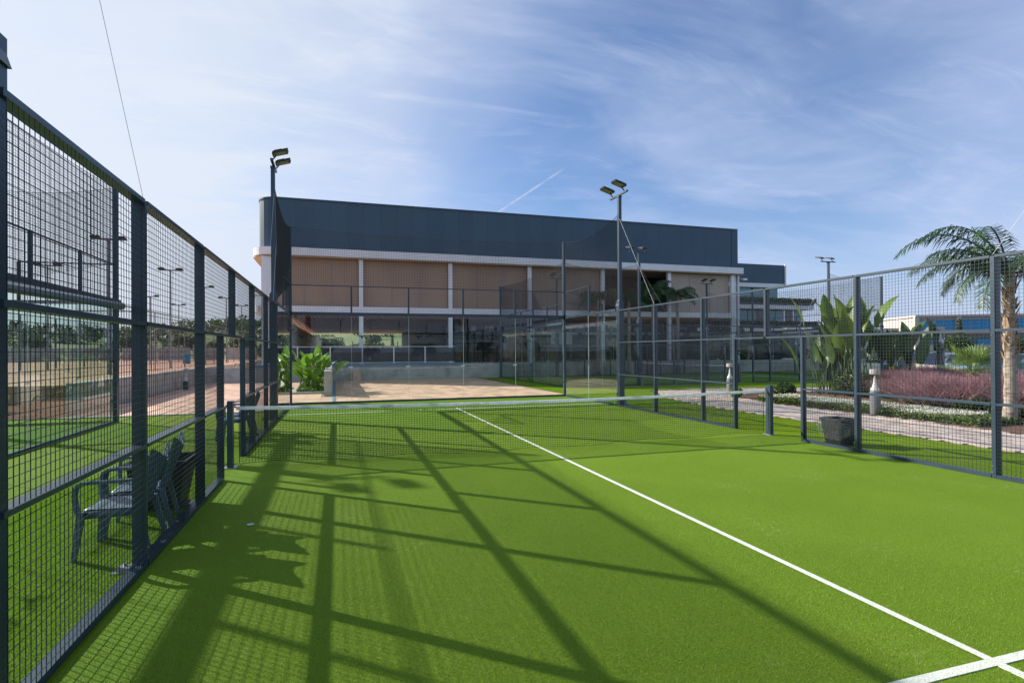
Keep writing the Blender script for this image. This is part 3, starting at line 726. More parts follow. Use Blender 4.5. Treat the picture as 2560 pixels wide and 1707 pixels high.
def leafcloud(n, cx, cy, cz, rx, ry, rz, size, shell=.0, flat=False, zmin=None):
    """n random quads in an ellipsoid / box"""
    if flat: p = rng.uniform(-1, 1, (n, 3))
    else:
        d = rng.normal(size=(n, 3)); d /= np.linalg.norm(d, axis=1)[:, None]; r = (shell+(1-shell)*rng.uniform(0, 1, n)**.5); p = d*r[:, None]
    c = p*np.array([rx, ry, rz])+np.array([cx, cy, cz])
    if zmin is not None: c[:, 2] = np.maximum(c[:, 2], zmin)
    u = rng.normal(size=(n, 3)); u /= np.linalg.norm(u, axis=1)[:, None]; w_ = rng.normal(size=(n, 3)); w_ -= (w_*u).sum(1)[:, None]*u; w_ /= np.linalg.norm(w_, axis=1)[:, None]
    s = size*rng.uniform(.6, 1.3, n)[:, None]
    V = np.stack([c-u*s, c+w_*s*.45, c+u*s, c-w_*s*.45], 1).reshape(-1, 3)
    return V, np.arange(4*n).reshape(n, 4)
V, Fq = leafcloud(9000, -4.48, 19.8, .13, .56, 5.0, .10, .045, flat=True, zmin=.05)
np_mesh('ground_cover', V, Fq, GCOV, pl, 'stuff')
def paddle_leaf(mb, base, az, length, tilt, stalk, width, droop=.5, split=True):
    """long petiole + paddle blade"""
    d = Vector((math.cos(az)*math.sin(tilt), math.sin(az)*math.sin(tilt), math.cos(tilt))); p = Vector(base)
    side = Vector((-math.sin(az), math.cos(az), 0)); pts = [p.copy()]
    for i in range(4): p = p+d*(stalk/4); d = (d+Vector((math.cos(az), math.sin(az), 0))*.03).normalized(); pts.append(p.copy())
    mb.tube(pts, [.022, .018, .015, .012, .01], 5)
    n = 9; vs = []; fs = []; t = d.copy(); p0 = p.copy(); roll_ = random.uniform(-.7, .7)
    nn = t.cross(side).normalized(); sd = (side*math.cos(roll_)+nn*math.sin(roll_)).normalized()
    for i in range(n+1):
        u = i/n; w_ = width*.5*math.sin(math.pi*min(1, (u*.96+.04))**.75)**.8
        up = t.cross(sd).normalized()
        jag = (1-.25*random.random()) if split else 1
        vs += [tuple(p+sd*w_*jag+up*w_*.28), tuple(p), tuple(p-sd*w_*jag+up*w_*.28)]
        p = p+t*(length/n); t = (t+Vector((0, 0, -1))*droop/n*(1+u)+Vector((math.cos(az), math.sin(az), 0))*droop*.5/n).normalized()
    for i in range(n): a = i*3; fs += [(a, a+1, a+4, a+3), (a+1, a+2, a+5, a+4)]
    mb.add(vs, fs)
def big_leaf_plant(x, y, z, nleaf, hmin, hmax, Lmin, Lmax, wd, label, m=LEAF1, spread=.5, sc=.3):
    th = thing('broadleaf_plant', (x, y, z), label, 'plant')
    for i in range(nleaf):
        az = random.uniform(0, 6.283); tl = random.uniform(.05, spread); h = random.uniform(hmin, hmax)
        mb = MB(); Ll = random.uniform(Lmin, Lmax)
        paddle_leaf(mb, (x+random.gauss(0, sc*.5), y+random.gauss(0, sc*.6), z), az, Ll, tl, h, wd*Ll, random.uniform(.2, .9))
        mb.build('leaf', m, th, True)
    return th
big_leaf_plant(-4.45, 16.0, .05, 56, .45, 1.5, .5, .8, .58, 'bright green broad-leaved plant in the planter beside the concrete wall', spread=.75, sc=.5)
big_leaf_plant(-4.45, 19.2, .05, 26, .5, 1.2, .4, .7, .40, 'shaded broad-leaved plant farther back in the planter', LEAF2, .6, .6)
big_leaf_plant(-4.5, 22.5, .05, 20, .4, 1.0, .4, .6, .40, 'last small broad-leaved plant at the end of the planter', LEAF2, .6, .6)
cb = thing('utility_cabinet', (-3.1, 22.3, 0), 'small grey cabinet on two legs beside the planter wall', 'cabinet')
MB().box(-3.3, -2.95, 22.2, 22.45, .45, .75).build('box', KERB, cb); 
for x in (-3.26, -3.02): MB().box(x-.02, x+.02, 22.3, 22.34, 0, .45).build('leg', ALU, cb)
MB().box(-2.4, -1.95, 24.6, 24.88, 0, .55).build('bench', TILE).__setitem__('kind', 'structure')

# windscreen fence on the wall
wf = thing('screen_fence', (-8, 25.2, .86), 'dark fabric windscreen fence with white posts on top of the terrace wall', 'fence')
MB().box(-8.2, 4.55, 24.86, 25.3, .862, 1.0).build('blue_coping', BLUEB, wf)
xs_ = [-7.5, -5.6, -3.72, -1.81, .12, 2.1, 4.05]
for i, x in enumerate(xs_):
    if i in (3, 6): continue
    MB().box(x-.035, x+.035, 25.2, 25.27, 1.0, 2.04).build('post', WHITEP, wf)
for a, b in zip(xs_[:-1], xs_[1:]): MB().box(a+.04, b-.04, 25.22, 25.24, 1.10, 1.98).build('screen_panel', SCREEN, wf)
MB().box(-7.5, 4.05, 25.2, 25.26, 2.04, 2.08).build('rail', WHITEP, wf); MB().box(-7.5, 4.05, 25.205, 25.255, 1.05, 1.08).build('rail', WHITEP, wf)

# ------------------------------------------------------------------ main building
B = thing('main_building', (9.7, 30, 0), 'long building with a dark blue-grey upper storey and white bands', 'building')
YB = 26.5; XL, XR = -7.98, 27.4; rr = 1.2
def arc(cx, cy, r, a0, a1, n=6): return [(cx+r*math.cos(a0+(a1-a0)*i/n), cy+r*math.sin(a0+(a1-a0)*i/n)) for i in range(n+1)]
# dark box: left end rounded, made of cladding panels
npan = 33; seg = (XR-(XL+rr))/npan
pan = MB().box(0, seg-.006, 0, .12, 0, 3.02).build('cladding_panel', CLAD); pan.parent = B; pan.location = (XL+rr-9.7, YB-30, 8.22)
for i in range(1, npan): copy_part(pan, (XL+rr-9.7+i*seg, YB-30+random.uniform(0, .003), 8.22))
cor = arc(XL+rr, YB+rr, rr, -math.pi/2, -math.pi, 6)
for (a, b) in zip(cor[:-1], cor[1:]):
    MB().prism([a, b, (b[0]*.9+(XL+rr)*.1, b[1]*.9+(YB+rr)*.1), (a[0]*.9+(XL+rr)*.1, a[1]*.9+(YB+rr)*.1)], 8.22, 11.24).build('cladding_panel', CLAD, B)
MB().box(XL, XL+.12, YB+rr, 62, 8.22, 11.24).build('end_wall', CLAD, B)
MB().box(XR-.16, XR+.0, YB+.13, 62, 8.22, 11.24).build('end_wall', CLAD, B)
MB().box(XR-.55, XR+.03, YB-.03, YB-.004, 8.22, 11.3).build('corner_trim', CLAD, B)
rp = [(XR+.03, YB-.04)]+[(XL+rr, YB-.04)]+arc(XL+rr, YB+rr, rr+.04, -math.pi/2, -math.pi, 6)[1:]+[(XL-.04, 62), (XR+.03, 62)]
MB().prism(rp, 11.24, 11.34).build('roof_edge', METAL, B)
def band(z0, z1, out_, xr, name='white_band', m=WHITEP, rr2=1.5):
    xl = XL-.35; p = [(xr, YB-out_)]+[(xl+rr2, YB-out_)]+arc(xl+rr2, YB-out_+rr2, rr2, -math.pi/2, -math.pi, 8)[1:]+[(xl, 62), (xr, 62)]
    return MB().prism(p, z0, z1).build(name, m, B)
band(7.74, 8.21, .35, XR+.3)
band(7.66, 7.735, .28, XR+.25, 'soffit', mat('soffit_board', (.46, .31, .20), .7, c2=(.40, .27, .17), ns=2))
band(4.24, 4.62, .12, 27.2, rr2=1.2)
# ceiling slats under the first floor
MB().box(-7.6, 27, 26.6, 62, 4.16, 4.235).build('ceiling_board', WOOD, B)
cs = MB()
for i in range(150): x = -7.5+i*.23; cs.box(x, x+.10, 26.7, 61.8, 4.06, 4.158)
cs.build('ceiling_slat', WOOD, B, kind='stuff')
colx = [-1.81, 4.05, 9.74, 15.46, 21.1, 26.9]
for x in colx:
    MB().box(x-.13, x+.13, 26.42, 26.66, .90, 7.65).build('column', WHITEP, B)
MB().box(-7.75, -7.15, 26.45, 27.0, 0, 7.65).build('end_column', WHITEP, B); MB().box(-7.12, -6.9, 26.5, 60, 4.64, 7.65).build('side_wall', BLINDL, B)
for i in range(4): MB().box(-7.74+i*.15, -7.735+i*.15, 26.44, 26.447, 0, 7.6).build('column_seam', KERB, B)
for x in (27.25, 27.6): MB().box(x-.08, x+.08, 26.6, 26.8, 0, 7.65).build('downpipe', WHITEP, B)
# upper blinds
xb = [-7.1]+colx
for i in range(6):
    a, b = xb[i], xb[i+1]; lo = -.13 if i else 0
    m_ = BLINDL if i == 5 else BLIND
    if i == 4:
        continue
    for k in range(3):
        w_ = (b-a-.26)/3; x0 = a+.13+k*w_; MB().box(x0+.012, x0+w_-.012, 26.72, 26.74, 4.63, 7.64).build('blind', m_, B)
    for k in (1, 2): MB().bar((a+.13+k*w_, 26.70, 4.63), (a+.13+k*w_, 26.70, 7.64), .018).build('blind_cable', ALU, B)
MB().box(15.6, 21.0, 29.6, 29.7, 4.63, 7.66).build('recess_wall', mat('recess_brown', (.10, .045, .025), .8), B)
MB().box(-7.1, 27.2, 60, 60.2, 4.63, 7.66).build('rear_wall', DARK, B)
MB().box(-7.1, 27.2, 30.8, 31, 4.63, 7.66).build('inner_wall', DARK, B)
MB().box(-6.9, 27.1, 26.6, 61.9, 4.60, 4.64).build('upper_floor', KERB, B)
MB().box(-8.1, 27.2, 25.98, 62, .72, .90).build('ground_floor', WHITEP, B)
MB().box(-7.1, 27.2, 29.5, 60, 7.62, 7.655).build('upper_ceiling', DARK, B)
# ground floor, right part: dark glazed bar with frames
for i in range(14):
    x = 5.0+i*1.6
    MB().box(x+.05, x+1.55, 33.0, 33.04, .95, 4.0).build('window', DGLASS, B); MB().box(x-.05, x+.05, 32.9, 33.1, .9, 4.05).build('window_frame', DARK, B)
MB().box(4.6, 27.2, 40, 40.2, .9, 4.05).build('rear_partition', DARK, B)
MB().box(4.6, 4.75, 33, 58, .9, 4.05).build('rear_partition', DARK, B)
MB().box(5.0, 27, 30.2, 30.5, 3.02, 3.24).build('canopy_beam', METAL, B)
for i in range(8):
    x = 11.6+i*2.0; MB().box(x, x+1.55, 30.1, 30.18, 3.0, 3.22).build('canopy_panel', WHITEP, B)
for x in (6.3, 8.4, 12.5, 16.8, 19.9, 23.4): MB().box(x-.11, x+.11, 30.2, 30.45, .9, 4.05).build('dark_column', DARK, B)
pb_ = MB().box(4.9, 27, 29.6, 29.9, 2.38, 2.62).build('planter_box', METAL, B)
V, Fq = leafcloud(5200, 16, 29.7, 2.72, 11, .2, .14, .09, flat=True); np_mesh('trailing_foliage', V, Fq, LEAF4, pb_, 'stuff')
MB().box(11.8, 13.5, 27.6, 27.65, 2.2, 3.15).build('hanging_banner', CREAM, B)
# railings on the ground floor
rl = MB()
for i in range(90): x = 5+i*.24; rl.box(x-.008, x+.008, 26.2, 26.22, .9, 1.75)
rl.box(5, 26.6, 26.19, 26.23, 1.75, 1.79); rl.build('balustrade', METAL, B, kind='stuff')
# long corrugated wall seen under the building
cw = thing('corrugated_wall', (-6.1, 27.1, 0), 'pale corrugated metal wall receding under the building on the left', 'wall')
for k in range(60):
    t0, t1 = k/60, (k+1)/60; y0, y1 = 27.2+t0*73, 27.2+t1*73; x = -6.2+t0*1.2
    m = MB()
    for q in range(3): ya = y0+(y1-y0)*q/3; yb = ya+(y1-y0)/3; m.box(x-.06, x+(.0 if q % 2 else .07), ya, yb-.02, .9, 3.62)
    m.build('metal_sheet', CORR, cw)
cmr = thing('security_camera', (-7.75, 26.2, 5.2), 'small white security camera on the left end column', 'camera')
MB().box(-8.35, -8.05, 26.1, 26.28, 5.05, 5.25).build('housing', WHITEP, cmr); MB().bar((-8.05, 26.2, 5.2), (-7.75, 26.45, 5.2), .06).build('arm', WHITEP, cmr)
cmr = thing('security_camera', (27.9, 26.2, 7.3), 'small white security camera under the right end of the white roof band', 'camera')
MB().box(27.75, 28.1, 26.2, 26.35, 7.25, 7.4).build('housing', WHITEP, cmr); MB().bar((27.7, 26.5, 7.4), (27.9, 26.3, 7.35), .05).build('arm', WHITEP, cmr)

# rear wing on the right
Wg = thing('rear_wing', (33, 36, 0), 'lower dark wing with teal windows and planted terraces behind the main building', 'building')
MB().box(27.5, 39.2, 33.6, 46, 8.15, 10.0).build('dark_box', CLAD, Wg); MB().box(27.5, 39.0, 33.45, 46, 7.75, 8.14).build('white_band', WHITEP, Wg)
MB().box(39.18, 39.3, 33.5, 33.62, 7.8, 10.05).build('corner_trim', WHITEP, Wg)
for i in range(7):
    x = 27.8+i*1.55
    if i == 3: MB().box(x, x+1.5, 33.9, 34, 6.3, 7.74).build('wall_pier', DARK, Wg)
    else: f = MB().box(x, x+1.5, 33.9, 33.96, 6.3, 7.74).build('window', TEAL, Wg); MB().box(x-.03, x+.03, 33.84, 33.9, 6.3, 7.74).build('frame', DARK, f)
MB().box(28, 39.3, 34, 46, 0, 6.3).build('core', DARK, Wg)
pb_ = MB().box(27.6, 41.3, 32.2, 33.9, 5.95, 6.25).build('terrace_parapet', METAL, Wg)
V, Fq = leafcloud(3800, 34.5, 32.4, 6.38, 7.0, .35, .22, .13, flat=True); np_mesh('trailing_foliage', V, Fq, LEAF2, pb_, 'stuff')
MB().box(32, 41.2, 32.1, 33.9, 5.55, 5.92).build('white_band', WHITEP, Wg)
for i in range(8):
    x = 32.2+i*1.1; MB().box(x, x+1.0, 33.2, 33.25, 4.3, 5.5).build('window', TEAL if i % 3 else DGLASS, Wg)
pb_ = MB().box(27.6, 41.5, 31.8, 33.4, 3.85, 4.1).build('terrace_parapet', METAL, Wg)
V, Fq = leafcloud(3200, 34.5, 32.0, 4.2, 7.0, .3, .17, .12, flat=True); np_mesh('trailing_foliage', V, Fq, LEAF4, pb_, 'stuff')
for i in range(7): x = 27.6+i*2.0; MB().box(x, x+1.7, 31.7, 31.78, 3.4, 3.72).build('white_panel', WHITEP, Wg)
for i in range(9): x = 27.7+i*1.55; MB().box(x, x+1.45, 33.3, 33.36, .9, 3.3).build('window', DGLASS, Wg)

# ------------------------------------------------------------------ tall lamp posts of the clay courts (left)
def tlamp(x, y, z, h, label, a=0, grp='floodlight poles of the clay courts', w=.06):
    th = thing('floodlight_pole', (x, y, z), label, 'floodlight pole', grp); T = T2(x, y, a)
    MB(T).tube([(0, 0, z), (0, 0, z+h)], [w, w*.7], 8).build('pole', POSTG, th)
    MB(T).box(-.62, .62, -.04, .04, z+h-.02, z+h+.05).build('crossbar', POSTG, th)
    for s in (-1, 1): MB(T).add([(s*.3, -.14, z+h+.06), (s*.66, -.14, z+h+.06), (s*.66, .22, z+h+.02), (s*.3, .22, z+h+.02), (s*.33, -.12, z+h+.15), (s*.63, -.12, z+h+.15), (s*.63, .18, z+h+.10), (s*.33, .18, z+h+.10)],
                                 [(0, 3, 2, 1), (4, 5, 6, 7), (0, 1, 5, 4), (1, 2, 6, 5), (2, 3, 7, 6), (3, 0, 4, 7)]).build('floodlight', DARK, th)
    return th
ords = ['nearest', 'second', 'third', 'fourth', 'fifth']
for i, y in enumerate((17.8, 27.0, 35.8, 44.4, 52.9)): tlamp(-12.8, y, .84, 5.8, '%s lamp pole of the row along the left walkway wall' % ords[i], 0)
for i, y in enumerate((26.7, 44.3, 53.2)): tlamp(-18.8, y, .84, 5.8, '%s lamp pole of the row farther left on the clay courts' % ords[i], 0)
tlamp(-8.9, 45.9, 0, 6.6, 'lone lamp pole right of the walkway, just left of the building', 0)
# court fences on the clay level
def post_fence(pts, z, h, label, n, m=POSTG, wires=True, grp='fences around the clay courts'):
    th = thing('court_fence', (pts[0][0], pts[0][1], z), label, 'fence', grp); (xa, ya), (xb, yb) = pts
    for i in range(n+1): t = i/n; x, y = xa+(xb-xa)*t, ya+(yb-ya)*t; MB().tube([(x, y, z), (x, y, z+h)], .035, 6).build('post', m, th)
    w = MB(); L_ = math.hypot(xb-xa, yb-ya); k = int(h/.16)
    for j in range(1, k): w.bar((xa, ya, z+j*h/k), (xb, yb, z+j*h/k), .004)
    for i in range(int(L_/.16)): t = (i+.5)/(L_/.16); w.bar((xa+(xb-xa)*t, ya+(yb-ya)*t, z), (xa+(xb-xa)*t, ya+(yb-ya)*t, z+h), .004)
    w.build('wire_mesh', WIRE, th)
    MB().bar((xa, ya, z+h), (xb, yb, z+h), .05).build('top_rail', m, th)
    return th
post_fence([(-12.4, 14), (-12.4, 60)], .84, 3.0, 'grey post fence along the edge of the clay courts above the walkway', 16)
post_fence([(-19.5, 14), (-19.5, 60)], .84, 3.0, 'farther grey post fence dividing the clay courts', 12)
post_fence([(-55, 22), (-12.4, 22)], .84, 3.0, 'cross fence between the first and second clay court', 12)
post_fence([(-55, 60), (-12.4, 60)], .84, 3.5, 'fence closing the far end of the clay courts', 12)
scr = MB()
for i in range(12): scr.box(-54+i*3.5, -54+i*3.5+3.3, 59.8, 59.84, .9, 2.3)
tag(scr.build('windscreen', CONC), 'grey wall strip at the far end of the clay courts', 'windscreen')
for x, y, lab in ((-13.8, 24.8, 'blue bin standing on the red clay behind the walkway wall'), (-15, 40, 'small blue bin farther back on the red clay')):
    MB_ = MB().lathe([(.26, 0), (.3, .75), (.3, .8), (.27, .8)], x, y, 10, .84).build('waste_bin', BLUEG); tag(MB_, lab, 'bin')
# white parasol far left
ps = thing('parasol', (-30, 22, .84), 'white parasol tent on the clay level at the far left', 'parasol')
m = MB(); m.add([(-32.4, 19.6, 1.75), (-27.6, 19.6, 1.75), (-27.6, 24.4, 1.75), (-32.4, 24.4, 1.75), (-30, 22, 2.45)], [(0, 1, 4), (1, 2, 4), (2, 3, 4), (3, 0, 4), (3, 2, 1, 0)]); m.build('canopy', mat('white_canvas', (.75, .74, .73), .8), ps)
for dx in (-2.3, 2.3):
    for dy in (-2.3, 2.3): MB().tube([(-30+dx, 22+dy, .84), (-30+dx, 22+dy, 1.78)], .04, 6).build('leg', WHITEP, ps)

# ------------------------------------------------------------------ lantern posts
def lantern(x, y, h, label, grp, m=POSTG, r=.12, z=0):
    th = thing('lantern_post', (x, y, z), label, 'bollard light', grp)
    MB().lathe([(r, 0), (r, h-.62), (r*.98, h-.60)], x, y, 16, z).build('post', m, th, False)
    MB().lathe([(r*.86, h-.6), (r*.86, h-.52), (r*.55, h-.46), (r*.38, h-.38), (r*.12, h-.16), (r*.08, h-.12)], x, y, 12, z).build('reflector', WHITEP, th, True)
    g_ = MB(); g_.lathe([(r*.98, h-.6), (r*.98, h-.10)], x, y, 16, z); g_.build('lens_tube', glass('lantern_glass', (.93, .94, .94)), th)
    MB().lathe([(r*1.02, h-.12), (r*1.02, h), (r*.9, h+.01)], x, y, 16, z).build('cap', mat('cap_grey', (.45, .42, .38), .5), th)
    return th
G1 = 'short lantern bollards along the paver path'; G2 = 'tall lantern posts near the car park'
lantern(10.42, 1.90, 1.20, 'grey bollard light with white lantern standing in the white flowers', G1)
lantern(11.3, 8.45, 1.20, 'grey bollard light with white lantern seen behind the right net end', G1)
lantern(-10.25, 19.5, 1.0, 'dark bollard light with white top beside the left walkway wall', 'walkway bollards', METAL)
lantern(-9.9, 31, 1.0, 'farther bollard light beside the left walkway wall', 'walkway bollards', METAL)
lantern(18.2, 5.45, 2.55, 'tall grey lantern post in front of the low cream wall', G2)
lantern(31.1, 16.2, 2.6, 'tall lantern post between the two yellow posts', G2)
lantern(27.6, 21.1, 2.6, 'tall lantern post just right of the banana plant', G2)
gm = thing('grey_marker', (-8.1, 28.9, 0), 'rounded grey upright box beside the left walkway', 'marker')
m = MB(); m.extr([(-8.35, 0), (-7.85, 0), (-7.85, 1.05)]+[(-8.1+.25*math.cos(a), 1.05+.2*math.sin(a)) for a in [i*math.pi/6 for i in range(1, 6)]]+[(-8.35, 1.05)], 'y', 28.7, 29.1); m.build('body', ALU, gm)
MB().box(-7.82, -7.8, 28.8, 29, .8, .95).build('plate', DARK, gm)

# ------------------------------------------------------------------ palms
def feather_frond(mb, base, az, length, rise, droop, leaf=.42, n=64):
    p = Vector(base); d = Vector((math.cos(az)*math.cos(rise), math.sin(az)*math.cos(rise), math.sin(rise))); pts = [p.copy()]; k = 14; ds = [d.copy()]
    for i in range(k):
        p = p+d*(length/k); u = (i+1)/k; d = (d+Vector((0, 0, -1))*droop*(.4+u*1.2)/k).normalized(); pts.append(p.copy()); ds.append(d.copy())
    mb.tube(pts, [.022*(1-.8*i/k)+.003 for i in range(k+1)], 4)
    for i in range(n):
        u = .10+.88*i/n; f = u*k; a = int(f); t = f-a; q = pts[a]*(1-t)+pts[min(a+1, k)]*t; dd = ds[a]; sd = dd.cross(Vector((0, 0, 1))).normalized()
        for s in (-1, 1):
            L_ = leaf*math.sin(math.pi*(u*.85+.12))**.6*random.uniform(.8, 1.15); v = (sd*s*.75+dd*.55+Vector((0, 0, random.uniform(-.6, .15)))).normalized(); w = .013
            r0 = q; r1 = q+v*L_*.5; v2 = (v+Vector((0, 0, -1.1))).normalized(); r2 = r1+v2*L_*.5; nrm_ = dd*w
            mb.add([tuple(r0-nrm_*.6), tuple(r0+nrm_*.6), tuple(r1-nrm_), tuple(r1+nrm_), tuple(r2)], [(0, 1, 3, 2), (2, 3, 4)])
def palm(x, y, h, fl, nf, label, r0=.15, shaggy=True, z=0, leaf=.42, fixed=None, grp=None):
    th = thing('palm_tree', (x, y, z), label, 'palm tree', grp)
    pts = [(x+.02*math.sin(i*.9), y+.02*math.cos(i*.7), z+h*i/14) for i in range(15)]; rs = [r0*(1.25 if i == 0 else 1)*(1-.25*i/14)+(.02 if i % 2 else 0) for i in range(15)]
    tr = MB().tube(pts, rs, 12).build('trunk', PBARK, th, True)
    if shaggy:
        sh = MB()
        for i in range(46):
            a = i*2.4; zz_ = z+h*(.42+.6*i/46); rr_ = r0*.95; v = Vector((math.cos(a), math.sin(a), 0)); b = Vector((x, y, zz_))+v*rr_*.9; t_ = Vector((0, 0, 1)); s_ = v.cross(t_)
            w = .065; L_ = random.uniform(.18, .34); o_ = random.uniform(.04, .17)
            sh.add([tuple(b-s_*w), tuple(b+s_*w), tuple(b+v*o_*.5+t_*L_*.6+s_*w*.6), tuple(b+v*o_*.5+t_*L_*.6-s_*w*.6), tuple(b+v*o_+t_*L_)], [(0, 1, 2, 3), (3, 2, 4)])
        sh.build('leaf_sheath', DRYL, tr)
    specs = fixed or []
    for i in range(nf-len(specs)): specs = specs+[(i*2.399+random.uniform(-.2, .2), random.uniform(.75, 1.1)*fl, random.uniform(.15, 1.15), random.uniform(1.5, 2.5))]
    for (az, L_, rise, dr) in specs:
        mb = MB(); feather_frond(mb, (x, y, z+h*.985), az, L_, rise, dr, leaf); mb.build('frond', PALML, th)
    return th
palm(11.62, -.43, 3.5, 2.4, 15, 'tall palm with peeling pale trunk at the right edge', .125, leaf=.50,
     fixed=[(math.pi*.80, 2.9, 1.02, 2.6), (math.pi*.76, 2.5, 1.25, 3.0), (math.pi*.90, 1.7, .55, 3.4), (math.pi*.55, 1.8, .75, 3.2), (math.pi*1.05, 1.7, .2, 2.6)])
for px_, h_, lab in ((19.0, 6.1, 'shaded palm in front of the open dark bay of the building'), (21.1, 5.9, 'palm with arching fronds right of the open dark bay'),
                     (14.5, 5.5, 'small palm seen through the right mesh panel above the far glass'), (17.0, 5.3, 'low palm left of the open dark bay behind the concrete wall')):
    palm(px_, 25.45, h_, 1.9, 15, lab, .13, leaf=.6, shaggy=False, grp='palms before the building')
palm(31.0, 29.5, 2.2, 3.3, 14, 'low bushy palm between the main building and the rear wing', .18, z=0, leaf=.7, shaggy=False)
def fan_palm(x, y, h, nf, R_, label):
    th = thing('fan_palm', (x, y, 0), label, 'palm tree'); MB().tube([(x, y, 0), (x, y, h*.6), (x, y, h)], [.13, .15, .17], 10).build('trunk', BARK, th)
    for i in range(nf):
        az = i*2.399; el = random.uniform(-.5, 1.25); L_ = random.uniform(.45, .7)*R_; d = Vector((math.cos(az)*math.cos(el), math.sin(az)*math.cos(el), math.sin(el)))
        p0 = Vector((x, y, h)); p1 = p0+d*L_; mb = MB(); mb.tube([p0, p1], [.012, .008], 4); sd = d.cross(Vector((0, 0, 1))).normalized(); up = sd.cross(d)
        for k in range(17):
            a = (k/16-.5)*3.6; v = (d*math.cos(a)+sd*math.sin(a)+up*.15).normalized(); e = p1+v*R_*.5*random.uniform(.85, 1.1)+Vector((0, 0, -.06)); w = v.cross(up).normalized()*.022; m_ = p1+v*R_*.28
            mb.add([tuple(p1), tuple(m_+w), tuple(e), tuple(m_-w)], [(0, 1, 2, 3)])
        mb.build('leaf', mat_fan, th)
    return th
mat_fan = mat('fan_leaf', (.11, .20, .03), .45, c2=(.16, .25, .04), ns=4, trans=.3)
fan_palm(16.0, 3.05, .95, 26, 1.0, 'short fan palm with spiky green leaves in front of the low cream wall')

# giant banana-like plant and companions
def strel(x, y, label, n, H, m=LEAF1, sc=.5, wd=.36):
    th = thing('banana_plant', (x, y, 0), label, 'plant')
    for i in range(n):
        az = random.uniform(0, 6.283) if i % 3 else random.choice((-.3, 2.9))+random.gauss(0, .4); tl = random.uniform(.0, .26); st = H*random.uniform(.38, .66)
        mb = MB(); Ll = random.uniform(1.0, 1.6); paddle_leaf(mb, (x+random.gauss(0, sc), y+random.gauss(0, sc), 0), az, Ll, tl, st, wd*Ll, random.uniform(.15, .65)); mb.build('leaf', m, th, True)
    return th
strel(15.6, 7.0, 'tall banana-like plant with big torn yellow-green leaves', 38, 4.2, mat('torn_leaf', (.085, .16, .018), .4, c2=(.15, .23, .03), ns=2, trans=.35), .4)
strel(17.2, 6.2, 'darker banana-like plant just right of the tallest one', 16, 2.7, LEAF2, .5)
strel(14.9, 7.4, 'low banana-like plant at the foot of the tallest one', 18, 2.0, LEAF2, .6)
def bush(name, x, y, z, rx, rz, n, size, m, label, cat='shrub', shell=.5, grp=None):
    th = thing(name, (x, y, z), label, cat, grp)
    mb = MB()
    for i in range(6): a = i*1.05; mb.tube([(x, y, z), (x+math.cos(a)*rx*.5, y+math.sin(a)*rx*.5, z+rz*1.1)], [.02, .008], 5)
    mb.build('stem', BARK, th)
    V, Fq = leafcloud(n, x, y, z+rz*.95, rx, rx, rz, size, shell, zmin=z+.02); np_mesh('foliage', V, Fq, m, th); return th
bush('shrub', 11.95, 6.45, 0, .38, .30, 2600, .035, LEAF2, 'small round dark shrub at the path junction')
bush('shrub', 15.2, 6.2, 0, .9, .45, 3500, .06, LEAF3, 'loose olive shrub under the banana-like plant')
bush('shrub', 13.6, .3, 0, .75, .3, 4200, .05, LEAF2, 'low dark green shrub left of the palm trunk')
bush('shrub', 12.9, 1.0, 0, .6, .22, 3600, .05, LEAF4, 'low green shrub between the rock and the palm')
bush('shrub', 10.6, 7.3, 0, .22, .2, 500, .06, LEAF1, 'little green tuft behind the right end of the net')
bush('shrub', 22.5, 29.0, .5, 1.1, 1.4, 4200, .11, LEAF2, 'dense dark shrub before the right ground floor windows')
bush('shrub', 27.5, 28.0, 0, 1.7, 2.2, 5200, .13, LEAF2, 'dense dark tree-like shrub at the right corner of the building')
# rock
m = MB(); vs = []; fs = []; n1, n2 = 9, 14
for j in range(n1+1):
    for i in range(n2):
        t, f = 2*math.pi*i/n2, math.pi*j/n1; k = 1+random.uniform(-.12, .12); vs.append((13.35+.70*math.sin(f)*math.cos(t)*k, 2.85+.38*math.sin(f)*math.sin(t)*k, .14+.19*math.cos(f)*k))
for j in range(n1):
    for i in range(n2): a, b = j*n2+i, j*n2+(i+1) % n2; fs.append((a, a+n2, b+n2, b))
m.add(vs, fs); tag(m.build('rock', STONE), 'flat orange-beige rock at the edge of the pink grass', 'rock')
# white flowers along the path, as a low mass
def strip_pts(n, P0, P1, P2, w):
    t = rng.uniform(0, 1, n); a = np.array(P0); b = np.array(P1); c = np.array(P2)
    q = np.where((t < .5)[:, None], a+(b-a)*(t*2)[:, None], b+(c-b)*((t-.5)*2)[:, None]); q[:, 0] += rng.uniform(0, 1, n)**1.0*w; return q
def small_leaves(q, z0, z1, size, up=False):
    n = len(q); c = np.concatenate([q, rng.uniform(z0, z1, n)[:, None]], 1); u = rng.normal(size=(n, 3)); w_ = rng.normal(size=(n, 3))
    if up: u[:, 2] *= .25; w_[:, 2] *= .25
    u /= np.linalg.norm(u, axis=1)[:, None]; w_ -= (w_*u).sum(1)[:, None]*u; w_ /= np.linalg.norm(w_, axis=1)[:, None]; s = size*rng.uniform(.7, 1.3, n)[:, None]
    return np.stack([c-u*s, c+w_*s*.7, c+u*s, c-w_*s*.7], 1).reshape(-1, 3)
def patchy(q, s=1.3):
    f = np.sin(q[:, 0]*2.1*s+1)+np.sin(q[:, 1]*1.7*s)+np.sin((q[:, 0]+q[:, 1])*3.1*s); return f
qa = strip_pts(30000, (10.35, 7.6-1.5), (10.35, 3), (10.25, -.6), 1.55); qb = strip_pts(9000, (10.3, -1.4), (10.2, -2), (10.2, -3.2), .8)
qf = strip_pts(15000, (10.38, 6.0), (10.38, 3), (10.3, 0.0), 1.45); qf = qf[patchy(qf) > -.7]
